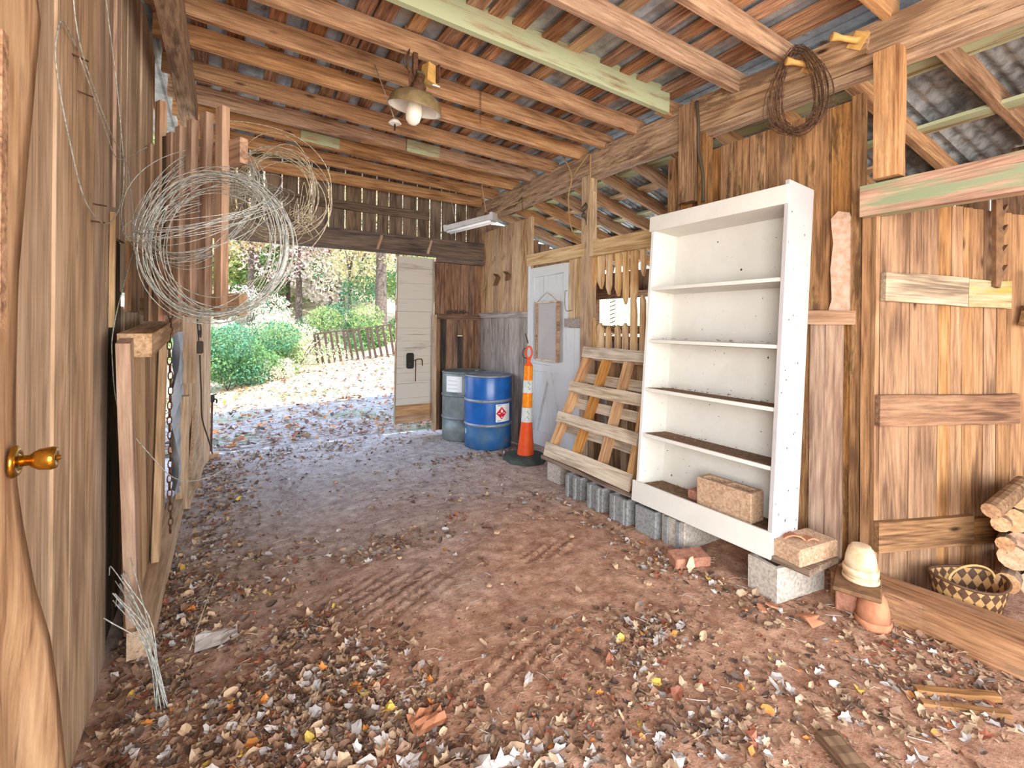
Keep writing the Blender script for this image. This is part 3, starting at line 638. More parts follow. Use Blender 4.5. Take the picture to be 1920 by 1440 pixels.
board('brace',RK(.58,2.42,-.02),RK(.64,1.6,-.02),RD,.09,.03,W_LEFT2,hr)
lp=empty('feed_gate',(-.33,3.3,0),label='low boarded gate with diagonal brace and chain along left wall',cat='gate')
board('stile',(-.34,2.70,.12),(-.34,2.40,1.42),(0,1,0),.085,.045,W_RED,lp)
for i in range(8):
    y0=2.46+i*.21; board('plank',(-.365,y0+.34-.03*i,.10),(-.365,y0+.1,1.40+.02*i),(0,1,0),.203,.02,W_FAR if i%3 else W_STALL,lp)
board('brace',(-.325,3.33,.02),(-.325,3.68,1.42),(0,1,0),.10,.035,W_LEFT,lp)
board('bottom_rail',(-.31,2.62,.07),(-.31,4.5,.07),(0,0,1),.12,.09,W_LEFT,lp,jit=.006)
board('top_timber',(-.32,2.50,1.395),(-.32,4.12,1.50),(0,0,1),.10,.115,W_FAR,lp,jit=.004)
cp=prism('leaning_board',[(0,-.1),(.25,-.05),(1.5,0),(1.5,.78),(1.3,.86),(1.05,.84),(.8,.72),(.5,.45),(.2,.2),(0,.1)],.022,W_FAR,None,o=(-.235,4.55,.02),ex=(.05,1,0),ey=(-.06,0,1),label='pale board with rounded top leaning at left doorway edge',cat='board')
ps=mobj('plastic_sheet',[(-.3+.03*math.sin(i*1.7+j),4.15+.045*i,.25+.13*j) for j in range(10) for i in range(10)],[(j*10+i,j*10+i+1,j*10+i+11,j*10+i+10) for j in range(9) for i in range(9)],M_PLASTIC,None,smooth=True,label='pale bluish plastic sheet hanging behind the chain',cat='plastic sheet')
ch=empty('chain',(-.25,3.5,.2),label='long rusty link chain hanging by the left low gate',cat='chain')
lv,lf=tube_data([(0.011*math.cos(a)*1.0,0,0.026*math.sin(a)*1.0) for a in [k*2*math.pi/10 for k in range(10)]],.0035,5,True)
cme=bpy.data.meshes.new('link'); cme.from_pydata([tuple(v) for v in lv],[],lf); cme.materials.append(M_RUST); cme.polygons.foreach_set('use_smooth',[True]*len(cme.polygons))
for i in range(32):
    o=bpy.data.objects.new('link',cme); link(o,ch,Matrix.Translation((-.262+.003*math.sin(i*.7),3.25+.008*i*.5,1.62-.043*i))@Matrix.Rotation((i%2)*math.pi/2+.4,4,'Z'))
bx_=empty('plug_adapter',(-.2,4.9,1.3),label='dark cord with adapter block hanging on left rear boards',cat='cord')
tube('cord',spl([(-.21,5.0,1.75),(-.205,5.0,1.55),(-.20,5.02,1.40),(-.19,5.0,1.30)]),.006,M_CABLED,bx_)
box('adapter',(-.185,5.02,1.27),(.05,.07,.11),M_CABLED,bx_,bev=.008)
tube('tail',spl([(-.185,5.02,1.2),(-.18,5.05,1.0),(-.175,5.1,.85),(-.17,5.2,.6),(-.13,5.5,.35),(-.10,5.9,.1)]),.007,M_CABLED,bx_)
for k in range(3): tube('loop',spl([(-.19+.0,5.0,1.42),(-.18,5.0+.05*(k-1),1.36),(-.18,5.03+.06*(k-1),1.44),(-.19,5.0,1.5)]),.005,M_CABLED,bx_)
hy=empty('yard_hydrant',(-.12,6.34,0),label='thin dark pipe hydrant at the left edge of doorway',cat='hydrant')
tube('pipe',[(-.12,6.34,0),(-.115,6.34,.58)],.012,M_RUST,hy,n=8); box('head',(-.11,6.33,.62),(.04,.05,.08),M_BLACK,hy,bev=.008); tube('lever',[(-.13,6.33,.66),(-.07,6.33,.675)],.006,M_BLACK,hy); tube('spout',spl([(-.1,6.33,.62),(-.07,6.32,.61),(-.07,6.32,.57)]),.009,M_BLACK,hy)
box('paving_block',(-.14,6.12,.03),(.20,.14,.06),M_CONC_T,None,bev=.006,label='small tan paving block at foot of the left hydrant',cat='block')
# ---------------------------------------------------------------- wire coils
CR=V((math.cos(TH),-math.sin(TH),0)); CF=V((math.sin(TH),math.cos(TH),0))
def coil(name,c,ex,ey,rad,n,r,spread,mat,ecc=.05,seed=1,**k):
    rr=random.Random(seed); L=[]; c=V(c); ex=V(ex).normalized(); ey=V(ey).normalized(); ez=ex.cross(ey); N=44
    for i in range(n):
        a=rad*(1+rr.gauss(0,spread)); b=rad*(1+rr.gauss(0,spread)); ph=rr.uniform(0,6.3); o=V((0,0,0))+ex*rr.gauss(0,spread*rad*.9)+ey*(rr.gauss(0,spread*rad*.5)-abs(rad-b)*.2)+ez*rr.gauss(0,.012)
        wob=rr.uniform(0,.02)*rad; t1=rr.gauss(0,.10); t2=rr.gauss(0,.08)
        pts=[]
        for j in range(N):
            t=j*2*math.pi/N; q=c+o+ex*a*math.cos(t)+ey*(b*math.sin(t))+ez*(wob*math.sin(3*t+ph)+rad*(t1*math.sin(t)+t2*math.cos(t)))
            pts.append(q)
        L.append(tube_data(pts,r,4,True))
    vs,fs=merge(L); return mobj(name,vs,fs,mat,None,smooth=True,**k)
M_WIREB=M_WIRE
coil('wire_coil',(-.03,2.25,1.81),CR*1.0,(0,0,1),.28,24,.0017,.07,M_WIRE,seed=3,label='large grey wire coil hanging in front of slatted rack',cat='wire coil')
tube('tie',[V((-.03,2.25,1.81))+CR*.285*math.cos(t)+V((0,0,.285*math.sin(t))) for t in [0.15-.12*k for k in range(9)]],[.006,.009,.012,.013,.013,.012,.010,.008,.005],M_WIRE,None,label='tightly bound right edge of the large wire coil',cat='wire bundle')
coil('wire_coil',(-.10,2.60,2.04),(CR*.95+V((0,0,.1))),(V((0,0,.9))+CF*.3),.27,13,.0017,.06,M_WIRE,seed=5,label='smaller grey wire coil behind, around left slats of rack',cat='wire coil')
coil('wire_coil',(-.04,2.34,1.97),(CR+V((0,0,.12))),(CF*.75+V((0,0,.42))),.27,12,.0016,.07,M_WIRE,seed=11,label='grey wire coil lying nearly flat across the rack slats',cat='wire coil')
coil('wire_coil',(.21,2.62,2.16),(CR*.8+V((0,0,-.3))),(V((0,0,.9))+CR*.3),.20,16,.0017,.16,M_WIRED,seed=8,label='loose tan wire tangle on right side of the rack',cat='wire coil')
rr=random.Random(4); L=[]
for i in range(7):
    p=[V((.32,2.52,2.02))+V((rr.gauss(0,.04),rr.gauss(0,.03),rr.gauss(0,.05))) for _ in range(6)]; L.append(tube_data(spl(p,6),.0015,4))
vs,fs=merge(L); mobj('wire_knot',vs,fs,M_WIRED,None,smooth=True,label='small snarl of tan wire ends below the right tangle',cat='wire')
tube('loose_wire',spl([(-.30,3.0,2.42),(-.1,2.75,2.47),(.1,2.62,2.47),(.3,2.5,2.40),(.42,2.42,2.25),(.43,2.38,2.05),(.38,2.38,1.90),(.25,2.4,1.76),(.05,2.4,1.66)]),.0022,M_WIRED,None,label='single wire arc sweeping far right of the rack',cat='wire')
tube('loose_wire',spl([(-.40,3.05,1.86),(-.40,2.6,1.50),(-.395,2.525,1.326),(-.38,2.60,1.1),(-.30,2.72,.90),(-.2,2.85,.72),(-.08,3.0,.66),(.05,3.15,.68),(.22,3.4,.70)],10),.0022,M_WIRE,None,label='wire hanging down left wall past the low gate',cat='wire')
tube('loose_wire',spl([(-.40,2.77,2.24),(-.40,2.60,2.50),(-.41,2.337,2.9),(-.41,2.3,3.3)],8),.002,M_WIRE,None,label='thin wire high on left wall, rightmost strand',cat='wire')
tube('loose_wire',spl([(-.42,2.07,2.39),(-.41,1.869,2.378),(-.40,1.768,2.298),(-.40,1.756,2.20),(-.40,1.891,2.04),(-.40,2.084,1.90),(-.40,2.37,1.875),(-.40,2.60,1.95),(-.40,2.76,2.08),(-.40,2.78,2.24)],8),.002,M_WIRE,None,label='long looped wire on left wall below the top nail',cat='wire')
tube('loose_wire',spl([(-.41,1.90,2.7),(-.405,1.99,2.42),(-.40,2.2,2.32),(-.40,2.5,2.26),(-.40,2.85,2.235),(-.40,3.0,2.1),(-.40,3.08,1.98),(-.40,3.06,1.86)],8),.002,M_WIRE,None,label='wire running down left wall in a slant',cat='wire')
tube('loose_wire',spl([(-.41,2.05,2.36),(-.40,2.35,2.25),(-.40,2.62,2.2),(-.38,2.95,2.33),(-.32,3.05,2.42)],8),.0018,M_WIRE,None,label='wire bending right across left wall towards the rack',cat='wire')
for i,(y,z) in enumerate(((2.03,2.36),(2.1,2.27),(2.33,1.94),(2.30,1.87))):
    tube('nail',[(-.435,y,z),(-.395,y+.05,z+.005)],.003,M_RUST,None,n=5,label=('bent nail high on left wall holding wire loop','second nail on left wall just under the top one','nail in left wall, upper of a low pair','nail in left wall, lower of a low pair')[i],cat='nail')
L=[]
for i in range(12):
    b=V((-.20,2.25,.01)); tp=V((-.38+rr.uniform(-.01,.05),2.15+rr.uniform(0,.4),.46+rr.uniform(-.05,.08)))
    L.append(tube_data(spl([b+V((rr.gauss(0,.01),rr.gauss(0,.01),0)),b.lerp(tp,.5)+V((.05*rr.random(),.0,.04)),tp]+([tp+V((-.015,.02,-.03))] if i%4==0 else []),5),.0022,4))
vs,fs=merge(L); mobj('wire_bundle',vs,fs,M_WIRE,None,smooth=True,label='fan of stiff grey wires standing on floor by left wall',cat='wire bundle')
# ---------------------------------------------------------------- pendant lamp, tube fixture
la=empty('barn_lamp',(1.04,2.92,2.88),label='enamel barn lamp with white bulb hanging from rafter',cat='lamp')
ML=Matrix.Translation((1.04,2.93,2.885))@Matrix.Rotation(.10,4,'Y')@Matrix.Rotation(.22,4,'X')
lathe('shade',[(.045,.115),(.10,.105),(.155,.07),(.172,.01),(.174,.0),(.170,.002)],M_ENAMO,la,ML,32,False)
lathe('shade_lining',[(.043,.108),(.095,.098),(.150,.064),(.168,.008),(.172,0)],M_ENAMW,la,ML,32,False)
lathe('bulb',[(0,-.10),(.025,-.094),(.045,-.07),(.052,-.03),(.048,.02),(.035,.06),(.03,.10)],M_GLASSW,la,ML@Matrix.Translation((0,0,.0)),24)
lathe('collar',[(.05,.11),(.05,.15),(.03,.17),(.03,.22)],M_RUST,la,ML,14)
box('switch_box',(1.13,2.90,3.12),(.085,.07,.12),M_PEG,la,rz=.3,ry=.1); box('box_lid',(1.165,2.875,3.12),(.012,.07,.11),M_RUST,la,rz=.3); box('hinged_flap',(1.15,2.86,3.04),(.05,.05,.008),M_ENAMW,la,rx=.4)
box('green_stem',(1.07,2.92,3.06),(.06,.04,.13),M_GREENP,la,rz=.2); box('bracket',(1.04,2.93,3.13),(.03,.03,.24),M_RUST,la)
for k in range(3): tube('cage_wire',spl([(1.0,2.92,3.26),(.985-.01*k,2.90+.01*k,3.16),(.99+.012*k,2.90,3.08),(1.0,2.91,3.0)]),.004,M_RUST,la)
ins=empty('insulator',(.93,3.1,2.86),label='small white ceramic insulator behind the barn lamp',cat='insulator')
lathe('bell',[(0,.03),(.025,.025),(.045,.0),(.03,-.005)],M_ENAMW,ins,Matrix.Translation((.98,3.15,2.86)),14); tube('pin',[(.98,3.15,2.86),(.975,3.14,2.81)],.006,M_BLACK,ins); tube('arm',[(.98,3.15,2.88),(.88,3.3,3.3)],.004,M_WIRED,ins)
fx=empty('tube_light',(2.6,5.25,2.75),label='twin tube fluorescent fixture hung on twine near the far corner',cat='light fixture')
a,b=V((2.40,5.50,2.70)),V((2.76,4.95,2.79)); sd=(b-a).cross(V((0,0,1))).normalized()
board('housing',a,b,sd,.12,.06,M_VOIDW,fx,jit=0,seg=1)
d=(b-a).normalized()
for s in (-1,1):
    vs,fs=tube_data([a+sd*.035*s-V((0,0,.048))+d*.02,b+sd*.035*s-V((0,0,.048))-d*.02],.018,10); mobj('tube',vs,fs,M_TUBEW,fx,smooth=True)
board('end_cap',b-d*.02,b+d*.02,sd,.13,.10,M_VOIDW,fx,jit=0,seg=1); board('end_cap',a-d*.02,a+d*.02,sd,.13,.08,M_VOIDW,fx,jit=0,seg=1)
tube('hanger',[(2.47,5.40,2.74),(2.42,5.5,3.19)],.004,M_ROPE,fx); tube('hanger',[(2.70,5.04,2.86),(2.63,5.02,3.18)],.005,M_ROPE,fx); tube('hanger_yoke',[(2.67,5.08,2.81),(2.70,5.04,2.90),(2.73,5.0,2.81)],.004,M_ROPE,fx)
tube('power_cord',spl([(2.76,4.95,2.82),(2.9,4.88,2.92),(3.03,4.8,2.98),(3.04,4.6,3.0)]),.005,M_CABLE,fx)
# cables on the beam
cb=empty('beam_cable',(3.03,3.8,2.9),label='tan electrical cable draped down the beam and post',cat='cable')
tube('drop',spl([(3.0,3.95,3.32),(3.02,3.85,3.15),(3.03,3.80,3.0),(3.04,3.86,2.85),(3.04,3.84,2.6),(3.04,3.78,2.45),(3.04,3.66,2.37)]),.007,M_CABLE,cb)
tube('branch',spl([(3.04,3.80,3.02),(3.03,3.66,3.10),(3.03,3.52,3.17),(3.02,3.50,3.05),(3.02,3.50,2.85),(3.03,3.54,2.6),(3.03,3.60,2.4)]),.007,M_CABLE,cb)
for k in range(4): tube('knot',spl([(3.02,3.56,2.70),(3.0,3.52+.03*k,2.64),(3.0,3.60-.02*k,2.58),(3.02,3.55,2.54-.02*k)]),.005,M_CABLED,cb)
tube('bent_rod',[(3.04,4.94,2.95),(3.04,4.76,3.03),(3.04,4.74,2.86)],.004,M_BLACK,None,label='thin bent black rod on the beam near the tube light',cat='rod')
tube('post_cable',spl([(3.0,2.28,3.18),(2.98,2.25,3.0),(3.0,2.26,2.8),(3.0,2.22,2.6),(3.03,2.24,2.42)]),.012,M_CABLED,None,label='dark cable curving down the short post above bookcase',cat='cable')
# pegs and barbed wire
def peg(y,z,label):
    p=empty('ceramic_peg',(3.0,y,z),label=label,cat='peg'); d=V((-.75,.45,.12)).normalized()
    M=Matrix.Translation((3.02,y,z))@d.to_track_quat('Z','Y').to_matrix().to_4x4()
    lathe('spool',[(.022,0),(.017,.02),(.015,.10),(.022,.13),(.024,.15),(.012,.152)],M_PEG,p,M,16); box('plate',(3.02,y,z),(.006,.08,.09),M_PEG,p,rx=.6)
peg(1.24,3.11,'ochre peg on the beam, right one without barbed wire'); peg(1.49,3.09,'ochre peg on the beam holding the barbed wire')
bw=[];rr=random.Random(2)
for i in range(24):
    c=V((2.94,1.515+rr.gauss(0,.006),2.93+rr.gauss(0,.012))); hw=.155*(1+rr.gauss(0,.2)); hh=.25*(1+rr.gauss(0,.07)); ex=V((.25,-1,0)).normalized(); pts=[]
    for j in range(36):
        t=j*2*math.pi/36; top=.5+.5*math.sin(t); pts.append(c+ex*(hw*math.cos(t)*(1-.45*top)+.05*top*(-.3))+V((rr.gauss(0,.003)+.02*math.cos(t+i),0,hh*math.sin(t)+rr.gauss(0,.003))))
    bw.append(tube_data(pts,.0022,4,True))
    for j in range(0,36,3):
        q=pts[j]; e=V((rr.gauss(0,1),rr.gauss(0,1),rr.gauss(0,1))).normalized()*.014; bw.append(tube_data([q-e,q+e],.0014,3))
vs,fs=merge(bw); mobj('barbed_wire_coil',vs,fs,M_BARB,None,label='rusty barbed wire coil hung on beam above the bookcase',cat='barbed wire')
tube('hanging_spring',[(1.72+.006*math.cos(k*1.6),3.32+.006*math.sin(k*1.6),3.36-.0045*k) for k in range(60)],.002,M_RUST,None,n=4,label='thin rusty spring hanging under rafters right of lamp',cat='spring')
# ---------------------------------------------------------------- oil drums
def drum(name,loc,mats,label):
    d=empty(name,loc,label=label,cat='drum'); Rr=.288; prof=[(.01,.02),(Rr-.02,.02),(Rr-.012,.0),(Rr,.01),(Rr,.28),(Rr+.001,.288)]
    M0=WM[d.name]
    lathe('body',[(Rr-.02,.02),(Rr-.01,.0),(Rr,.008),(Rr,.29)],mats[1],d,M0,48)
    lathe('body',[(Rr,.29),(Rr,.58)],mats[0],d,M0,48,False); lathe('body',[(Rr,.58),(Rr,.86),(Rr-.006,.872)],mats[0],d,M0,48,False)
    for z in (.29,.58): lathe('hoop',[(Rr,z-.018),(Rr+.010,z-.008),(Rr+.012,z),(Rr+.010,z+.008),(Rr,z+.018)],mats[2],d,M0,48,False)
    lathe('rim',[(Rr-.012,.862),(Rr,.86),(Rr+.007,.868),(Rr+.006,.882),(Rr-.004,.884),(Rr-.012,.872)],mats[2],d,M0,48,False)
    lathe('lid',[(0,.870),(Rr-.01,.868)],mats[3],d,M0,48,False); lathe('bung',[(.03,.868),(.03,.88),(0,.88)],M_GALV,d,M0@Matrix.Translation((.19,0,0)),12)
    return d
def patch(name,parent,c,R0,a0,a1,z0,z1,mat,n=8):
    vs=[];fs=[]
    for i in range(n+1):
        t=a0+(a1-a0)*i/n
        for z in (z0,z1): vs.append((c[0]+R0*math.cos(t),c[1]+R0*math.sin(t),z))
    fs=[(2*i,2*i+2,2*i+3,2*i+1) for i in range(n)]
    return mobj(name,vs,fs,mat,parent)
BC=(2.80,5.12); bd=drum('oil_drum',(BC[0],BC[1],0),[M_BLUE,M_BLUEW,M_GALV,M_GALV],'blue steel drum with red flammable diamond label')
def bp(t,z,r=.2905): return V((BC[0]+r*math.cos(t),BC[1]+r*math.sin(t),z))
fa=math.atan2(-BC[1],-BC[0])   # towards the camera
t0=fa+.32; t1=fa+1.08
lb=patch('hazard_label',bd,BC,.2895,t0,t1,.335,.545,M_LABELW)
tm=t0+.27; rad=.29
def curved(name,pts,mat,r): # pts (arc metres, z)
    vs=[bp(tm+u/.29,z,r) for u,z in pts]; mobj(name,vs,[tuple(range(len(vs)))],mat,bd)
for s1,s2 in (((-.075,.44),(0,.365)),((0,.365),(.075,.44)),((.075,.44),(0,.515)),((0,.515),(-.075,.44))): curved('hazard_diamond',[(0,.44),s1,s2],M_LABELR,.2935)
curved('flame_mark',[(-.016,.455),(-.004,.447),(.010,.449),(.018,.462),(.008,.478),(.004,.496),(-.007,.482),(-.014,.47)],M_LABELW,.2955); curved('word_bar',[(-.05,.434),(.05,.434),(.05,.443),(-.05,.443)],M_LABELW,.2955); curved('mark',[(-.008,.385),(.008,.385),(.008,.40),(-.008,.40)],M_LABELW,.2955)
def text(body,size,M,mat,parent,name='lettering',ext=.0004):
    c=bpy.data.curves.new(name,'FONT'); c.body=body; c.size=size; c.extrude=ext; c.align_x='CENTER'; c.align_y='CENTER'; c.materials.append(mat)
    o=bpy.data.objects.new(name,c); return link(o,parent,M)
for z,u in ((.53,-.06),(.35,-.06)): curved('fine_print',[(u,z-.004),(u+.05,z-.004),(u+.05,z+.004),(u,z+.004)],M_INK,.2908)
curved('small_sticker',[(-.53,.17),(-.50,.17),(-.50,.23),(-.53,.23)],M_LABELW,.2908)
gd=drum('oil_drum',(2.72,5.64,0),[M_DGREY,M_DGREY,M_DGREY,M_DGREY],'grey metal drum half hidden behind the blue drum')
fg=math.atan2(-5.64,-2.72)
patch('paper_label',gd,(2.72,5.64),.2895,fg-.9,fg-.1,.63,.83,M_LABELW)
for k in range(3): patch('print_line',gd,(2.72,5.64),.2905,fg-.8,fg-.3,.67+.05*k,.674+.05*k,M_INK)
# ---------------------------------------------------------------- delineator post
dl=empty('delineator_post',(2.86,4.36,0),label='orange and white grabber post on black octagon rubber base',cat='traffic cone')
M0=WM[dl.name]; TL=M0@Matrix.Rotation(.03,4,'Y')
lathe('base',[(0,0),(.25,0),(.25,.045),(.21,.06),(.10,.065),(.095,.05)],M_RUBBER,dl,M0@Matrix.Rotation(.3,4,'Z'),8,smooth=False)
def cone(name,z0,z1,r0,r1,m): lathe(name,[(r0,z0),(r1,z1)],m,dl,TL,20,False)
cone('cone_skirt',.05,.42,.095,.062,M_ORANGE)
cone('reflective_band',.42,.58,.062,.058,M_REFW); cone('post_section',.58,.74,.056,.054,M_ORANGE); cone('orange_reflector',.585,.735,.0575,.0555,M_ORANGE2); cone('reflective_band',.74,.88,.055,.052,M_REFW); cone('orange_reflector',.88,1.04,.053,.050,M_ORANGE2)
lathe('neck',[(.050,1.04),(.04,1.06),(.022,1.08),(.024,1.11),(.03,1.12)],M_ORANGE,dl,TL,16)
tube('handle',[TL@V((.035*math.cos(t)*CR.x,.035*math.cos(t)*CR.y,1.19+.065*math.sin(t))) for t in [k*2*math.pi/16 for k in range(16)]],.011,M_ORANGE,dl,n=7,closed=True)
fa2=math.atan2(-4.53,-2.99)
for k in range(4):
    z=(.45,.51,.78,.83)[k]; tube('scrawl',[TL@V(((.0615-.0*k)*math.cos(fa2+.2+.25*math.sin(j*1.3)),(.0615)*math.sin(fa2+.2+.25*math.sin(j*1.3)),z+.008*j)) for j in range(6)],.002,M_GREENP,dl,n=4)
# ---------------------------------------------------------------- framed panel on the door, hooks
fp=empty('framed_panel',(3.09,4.28,1.1),label='narrow white panel in brown frame hung on white door',cat='panel')
box('board',(3.088,4.275,1.425),(.012,.39,.64),M_WHITE_SHADED,fp)
for y in (4.475,4.075): box('frame_side',(3.08,y,1.425),(.035,.022,.66),W_RAFT,fp)
for z in (1.75,1.10): box('frame_rail',(3.08,4.275,z),(.03,.40,.018),W_PALF,fp)
tube('string',[(3.075,4.46,1.76),(3.07,4.35,1.82),(3.07,4.27,1.86),(3.07,4.18,1.82),(3.075,4.09,1.76)],.004,M_ROPE,fp)
for i,(y,z) in enumerate(((5.50,2.11),(5.24,2.12))):
    p=empty('bent_bracket',(3.1,y,z),label=('left brown angle bracket on the tall board wall','right brown angle bracket on the tall board wall')[i],cat='bracket')
    board('upper_arm',(3.10,y,z+.06),(3.09,y-.09,z+.01),(1,0,0),.06,.012,M_SAWR,p,seg=1,jit=0); board('lower_arm',(3.09,y-.09,z+.01),(3.10,y-(.0 if i==0 else .05),z-.09*(1 if i==0 else .6)),(1,0,0),.06,.012,M_SAWR,p,seg=1,jit=0)
tube('wall_hook',spl([(3.12,5.80,2.13),(3.10,5.79,2.02),(3.08,5.84,1.98),(3.08,5.90,2.0)]),.004,M_WIRED,None,label='thin wire hook on tall boards left of the brackets',cat='hook')
for i,(y,z) in enumerate(((5.55,2.36),(5.30,2.38))):
    L=[tube_data([(3.12,y+.03*k,z-.02*k),(3.08,y+.03*k-.06,z+.05-.03*k)],.003,4) for k in range(3)]; vs,fs=merge(L); mobj('nail_cluster',vs,fs,M_RUST,None,label=('left cluster of rusty nails high on tall boards','right cluster of rusty nails high on tall boards')[i],cat='nails')
nt_=[];rr=random.Random(6)
for k in range(30): x=2.6+rr.random()*.25; nt_.append(tube_data([(x,5.92,1.64),(x+rr.uniform(-.06,.06),5.9,1.64+.06*rr.random()),(x+rr.uniform(-.08,.08),5.91,1.65)],.004,4))
vs,fs=merge(nt_); mobj('chain_heap',vs,fs,M_CABLED,None,label='small dark heap of chain on the rear wainscot ledge',cat='chain')
# wire mesh behind slats
L=[]
for k in range(17): L.append(tube_data([(3.17,3.60-.03*k,1.38),(3.175,3.60-.03*k,1.90)],.0014,4))
for k in range(12): L.append(tube_data([(3.17,3.60,1.42+.042*k),(3.175,3.12,1.42+.042*k)],.0014,4))
for k in range(12): L.append(tube_data([(3.22,3.42,1.40+.04*k),(3.25,3.38,1.42+.04*k)],.005,4))
vs,fs=merge(L); mobj('wire_mesh',vs,fs,M_RUST,None,label='rusty welded wire mesh behind the broken slats',cat='wire mesh')
# ---------------------------------------------------------------- concrete blocks and the long plank
def cblock(loc,rz,mat,label,size=(.39,.19,.19),axis='z',group=None):
    X,Y,Z=size; t=.03; vs=[];fs=[]
    # outline with two cores, extruded
    def ringbox(x0,x1,y0,y1): return [(x0,y0),(x1,y0),(x1,y1),(x0,y1)]
    xs_=[-X/2,-X/2+t,-t/2,t/2,X/2-t,X/2]; ys_=[-Y/2,-Y/2+t,Y/2-t,Y/2]; idx={}
    for k in (0,1):
        for j,y in enumerate(ys_):
            for i,x in enumerate(xs_): idx[(i,j,k)]=len(vs); vs.append((x+(.0 if 0<i<5 else 0),y,(-Z/2,Z/2)[k]))
    solid=lambda i,j: not (j==1 and i in (1,3))
    for i in range(5):
        for j in range(3):
            if solid(i,j):
                for k in (0,1):
                    q=(idx[(i,j,k)],idx[(i+1,j,k)],idx[(i+1,j+1,k)],idx[(i,j+1,k)]); fs.append(q if k else q[::-1])
                for di,dj,e in ((-1,0,((i,j+1),(i,j))),(1,0,((i+1,j),(i+1,j+1))),(0,-1,((i,j),(i+1,j))),(0,1,((i+1,j+1),(i,j+1)))):
                    a,b=i+di,j+dj
                    if not(0<=a<5 and 0<=b<3) or not solid(a,b): fs.append((idx[e[0]+(0,)],idx[e[1]+(0,)],idx[e[1]+(1,)],idx[e[0]+(1,)]))
    M=Matrix.Translation(loc)@Matrix.Rotation(rz,4,'Z')
    if axis=='y': M=M@Matrix.Rotation(math.pi/2,4,'X')
    if axis=='x': M=M@Matrix.Rotation(math.pi/2,4,'Y')
    o=mobj('concrete_block',vs,fs,mat,None,M,label=label,cat='concrete block',group=group)
    b=o.modifiers.new('b','BEVEL'); b.width=.004; b.segments=1
    return o
# front end blocks hold the plank
cblock((2.76,1.47,.095),math.radians(-8),M_CONC,'pale concrete block under near end of the long plank')
cblock((2.80,2.14,.095),0,M_CONC,'concrete block second from the near end, behind brick')
cblock((2.77,2.36,.095),0,M_CONC_G,'smooth concrete block under middle of the bookcase')
cblock((2.76,2.62,.095),0,M_CONC_G,'grooved concrete block under bookcase far end')
cblock((2.77,2.90,.095),0,M_CONC_G,'grooved grey concrete block under near end of pallet')
cblock((2.79,3.19,.095),0,M_CONC_G,'grooved grey concrete block under middle of pallet')
cblock((2.87,3.60,.095),.05,M_CONC,'smooth concrete block at far end of the long plank')
for y in (2.14,2.62,2.90,3.19):
    for dy in (-.05,.05): box('block_rib',(2.567 if y!=2.14 else 2.60,y+dy,.095),(.02,.035,.19),M_CONC_G,[o for o in col.objects if o.name.startswith('concrete_block') and abs(WM[o.name].translation.y-y)<.01][0],bev=.004)
board('support_plank',(2.76,1.27,.21),(2.79,3.74,.215),(1,0,0),.30,.035,W_DUST,None,seg=8,jit=.006,label='long dusty plank laid across the concrete blocks',cat='plank')
# ---------------------------------------------------------------- bookcase
bc=empty('bookcase',(2.60,1.93,.23),label='tall white bookcase with shelves leaning on right wall',cat='bookcase')
BO=V((2.575,1.455,.235)); BY=V((0,1,0)); BU=V((.155/2.06,0,1)).normalized(); BD=V((1,0,-.155/2.06)).normalized()
BWD=1.0;BH=2.09;BDP=.27
def bbox(name,y0,y1,d0,d1,u0,u1,mat,parent=bc):
    vs=[BO+BY*y+BD*d+BU*u for y in (y0,y1) for d in (d0,d1) for u in (u0,u1)]; c=sum(vs,V())/8
    M=Matrix((BD,BY,BU)).transposed().to_4x4(); M.translation=c; Mi=M.inverted()
    return mobj(name,[Mi@v for v in vs],[(0,1,3,2),(4,6,7,5),(0,4,5,1),(2,3,7,6),(0,2,6,4),(1,5,7,3)],mat,parent,M)
bbox('side_panel',0,.022,0,BDP,0,BH+.02,M_WHITE_SHADED); bbox('side_panel',BWD-.022,BWD,0,BDP,0,BH-.02,M_WHITE)
bbox('back_panel',.022,BWD-.022,BDP-.012,BDP,0,BH-.02,M_WHITE)
bbox('top_panel',.022,BWD-.022,.0,BDP-.012,BH-.115,BH-.095,M_WHITE); bbox('top_fascia',.0,BWD+.01,-.014,0,BH-.12,BH-.01,M_WHITE)
bbox('base_fascia',-.005,BWD+.02,-.016,0,-.015,.13,M_WHITE); bbox('base_panel',.022,BWD-.022,0,BDP-.012,.09,.11,M_WHITE); 
for i,u in enumerate((.47,.80,1.155,1.54)):
    sh=bbox('shelf',.022,BWD-.022,.006,BDP-.012,u-.011,u+.011,M_WHITE)
    if i<3: bbox('dust_layer',.04,BWD-.04,.02,BDP-.02,u+.0112,u+.0135,M_SHELFDIRT,sh)
bbox('dust_layer',.03,BWD-.03,.01,BDP-.02,.1105,.114,M_SHELFDIRT)
rr=random.Random(9)
pm=M_SPECK
L=[]
for k in range(130):
    if k<80: y=rr.uniform(.05,.95); d=BDP-.0125; u=rr.uniform(.12,1.95); ax=(BY,BU,-BD)
    else: y=-.0005; d=rr.uniform(.02,.26); u=rr.uniform(.05,2.0); ax=(BD,BU,-BY)
    c=BO+BY*y+BD*d+BU*u; s=rr.uniform(.0012,.005); e=ax[0]*s*rr.uniform(.5,2); f=ax[1]*s*rr.uniform(.5,2.5); nrm=ax[2]*.0006
    L.append(([c-e+nrm,c-f+nrm,c+e+nrm,c+f+nrm],[(0,1,2,3)]))
for k in range(11):
    for d in (.06,.2):
        for side in (BWD-.0225,): c=BO+BY*side+BD*d+BU*(.2+.165*k); s=.0035; L.append(([c-BD*s-BY*.0005,c-BU*s-BY*.0005,c+BD*s-BY*.0005,c+BU*s-BY*.0005],[(0,1,2,3)]))
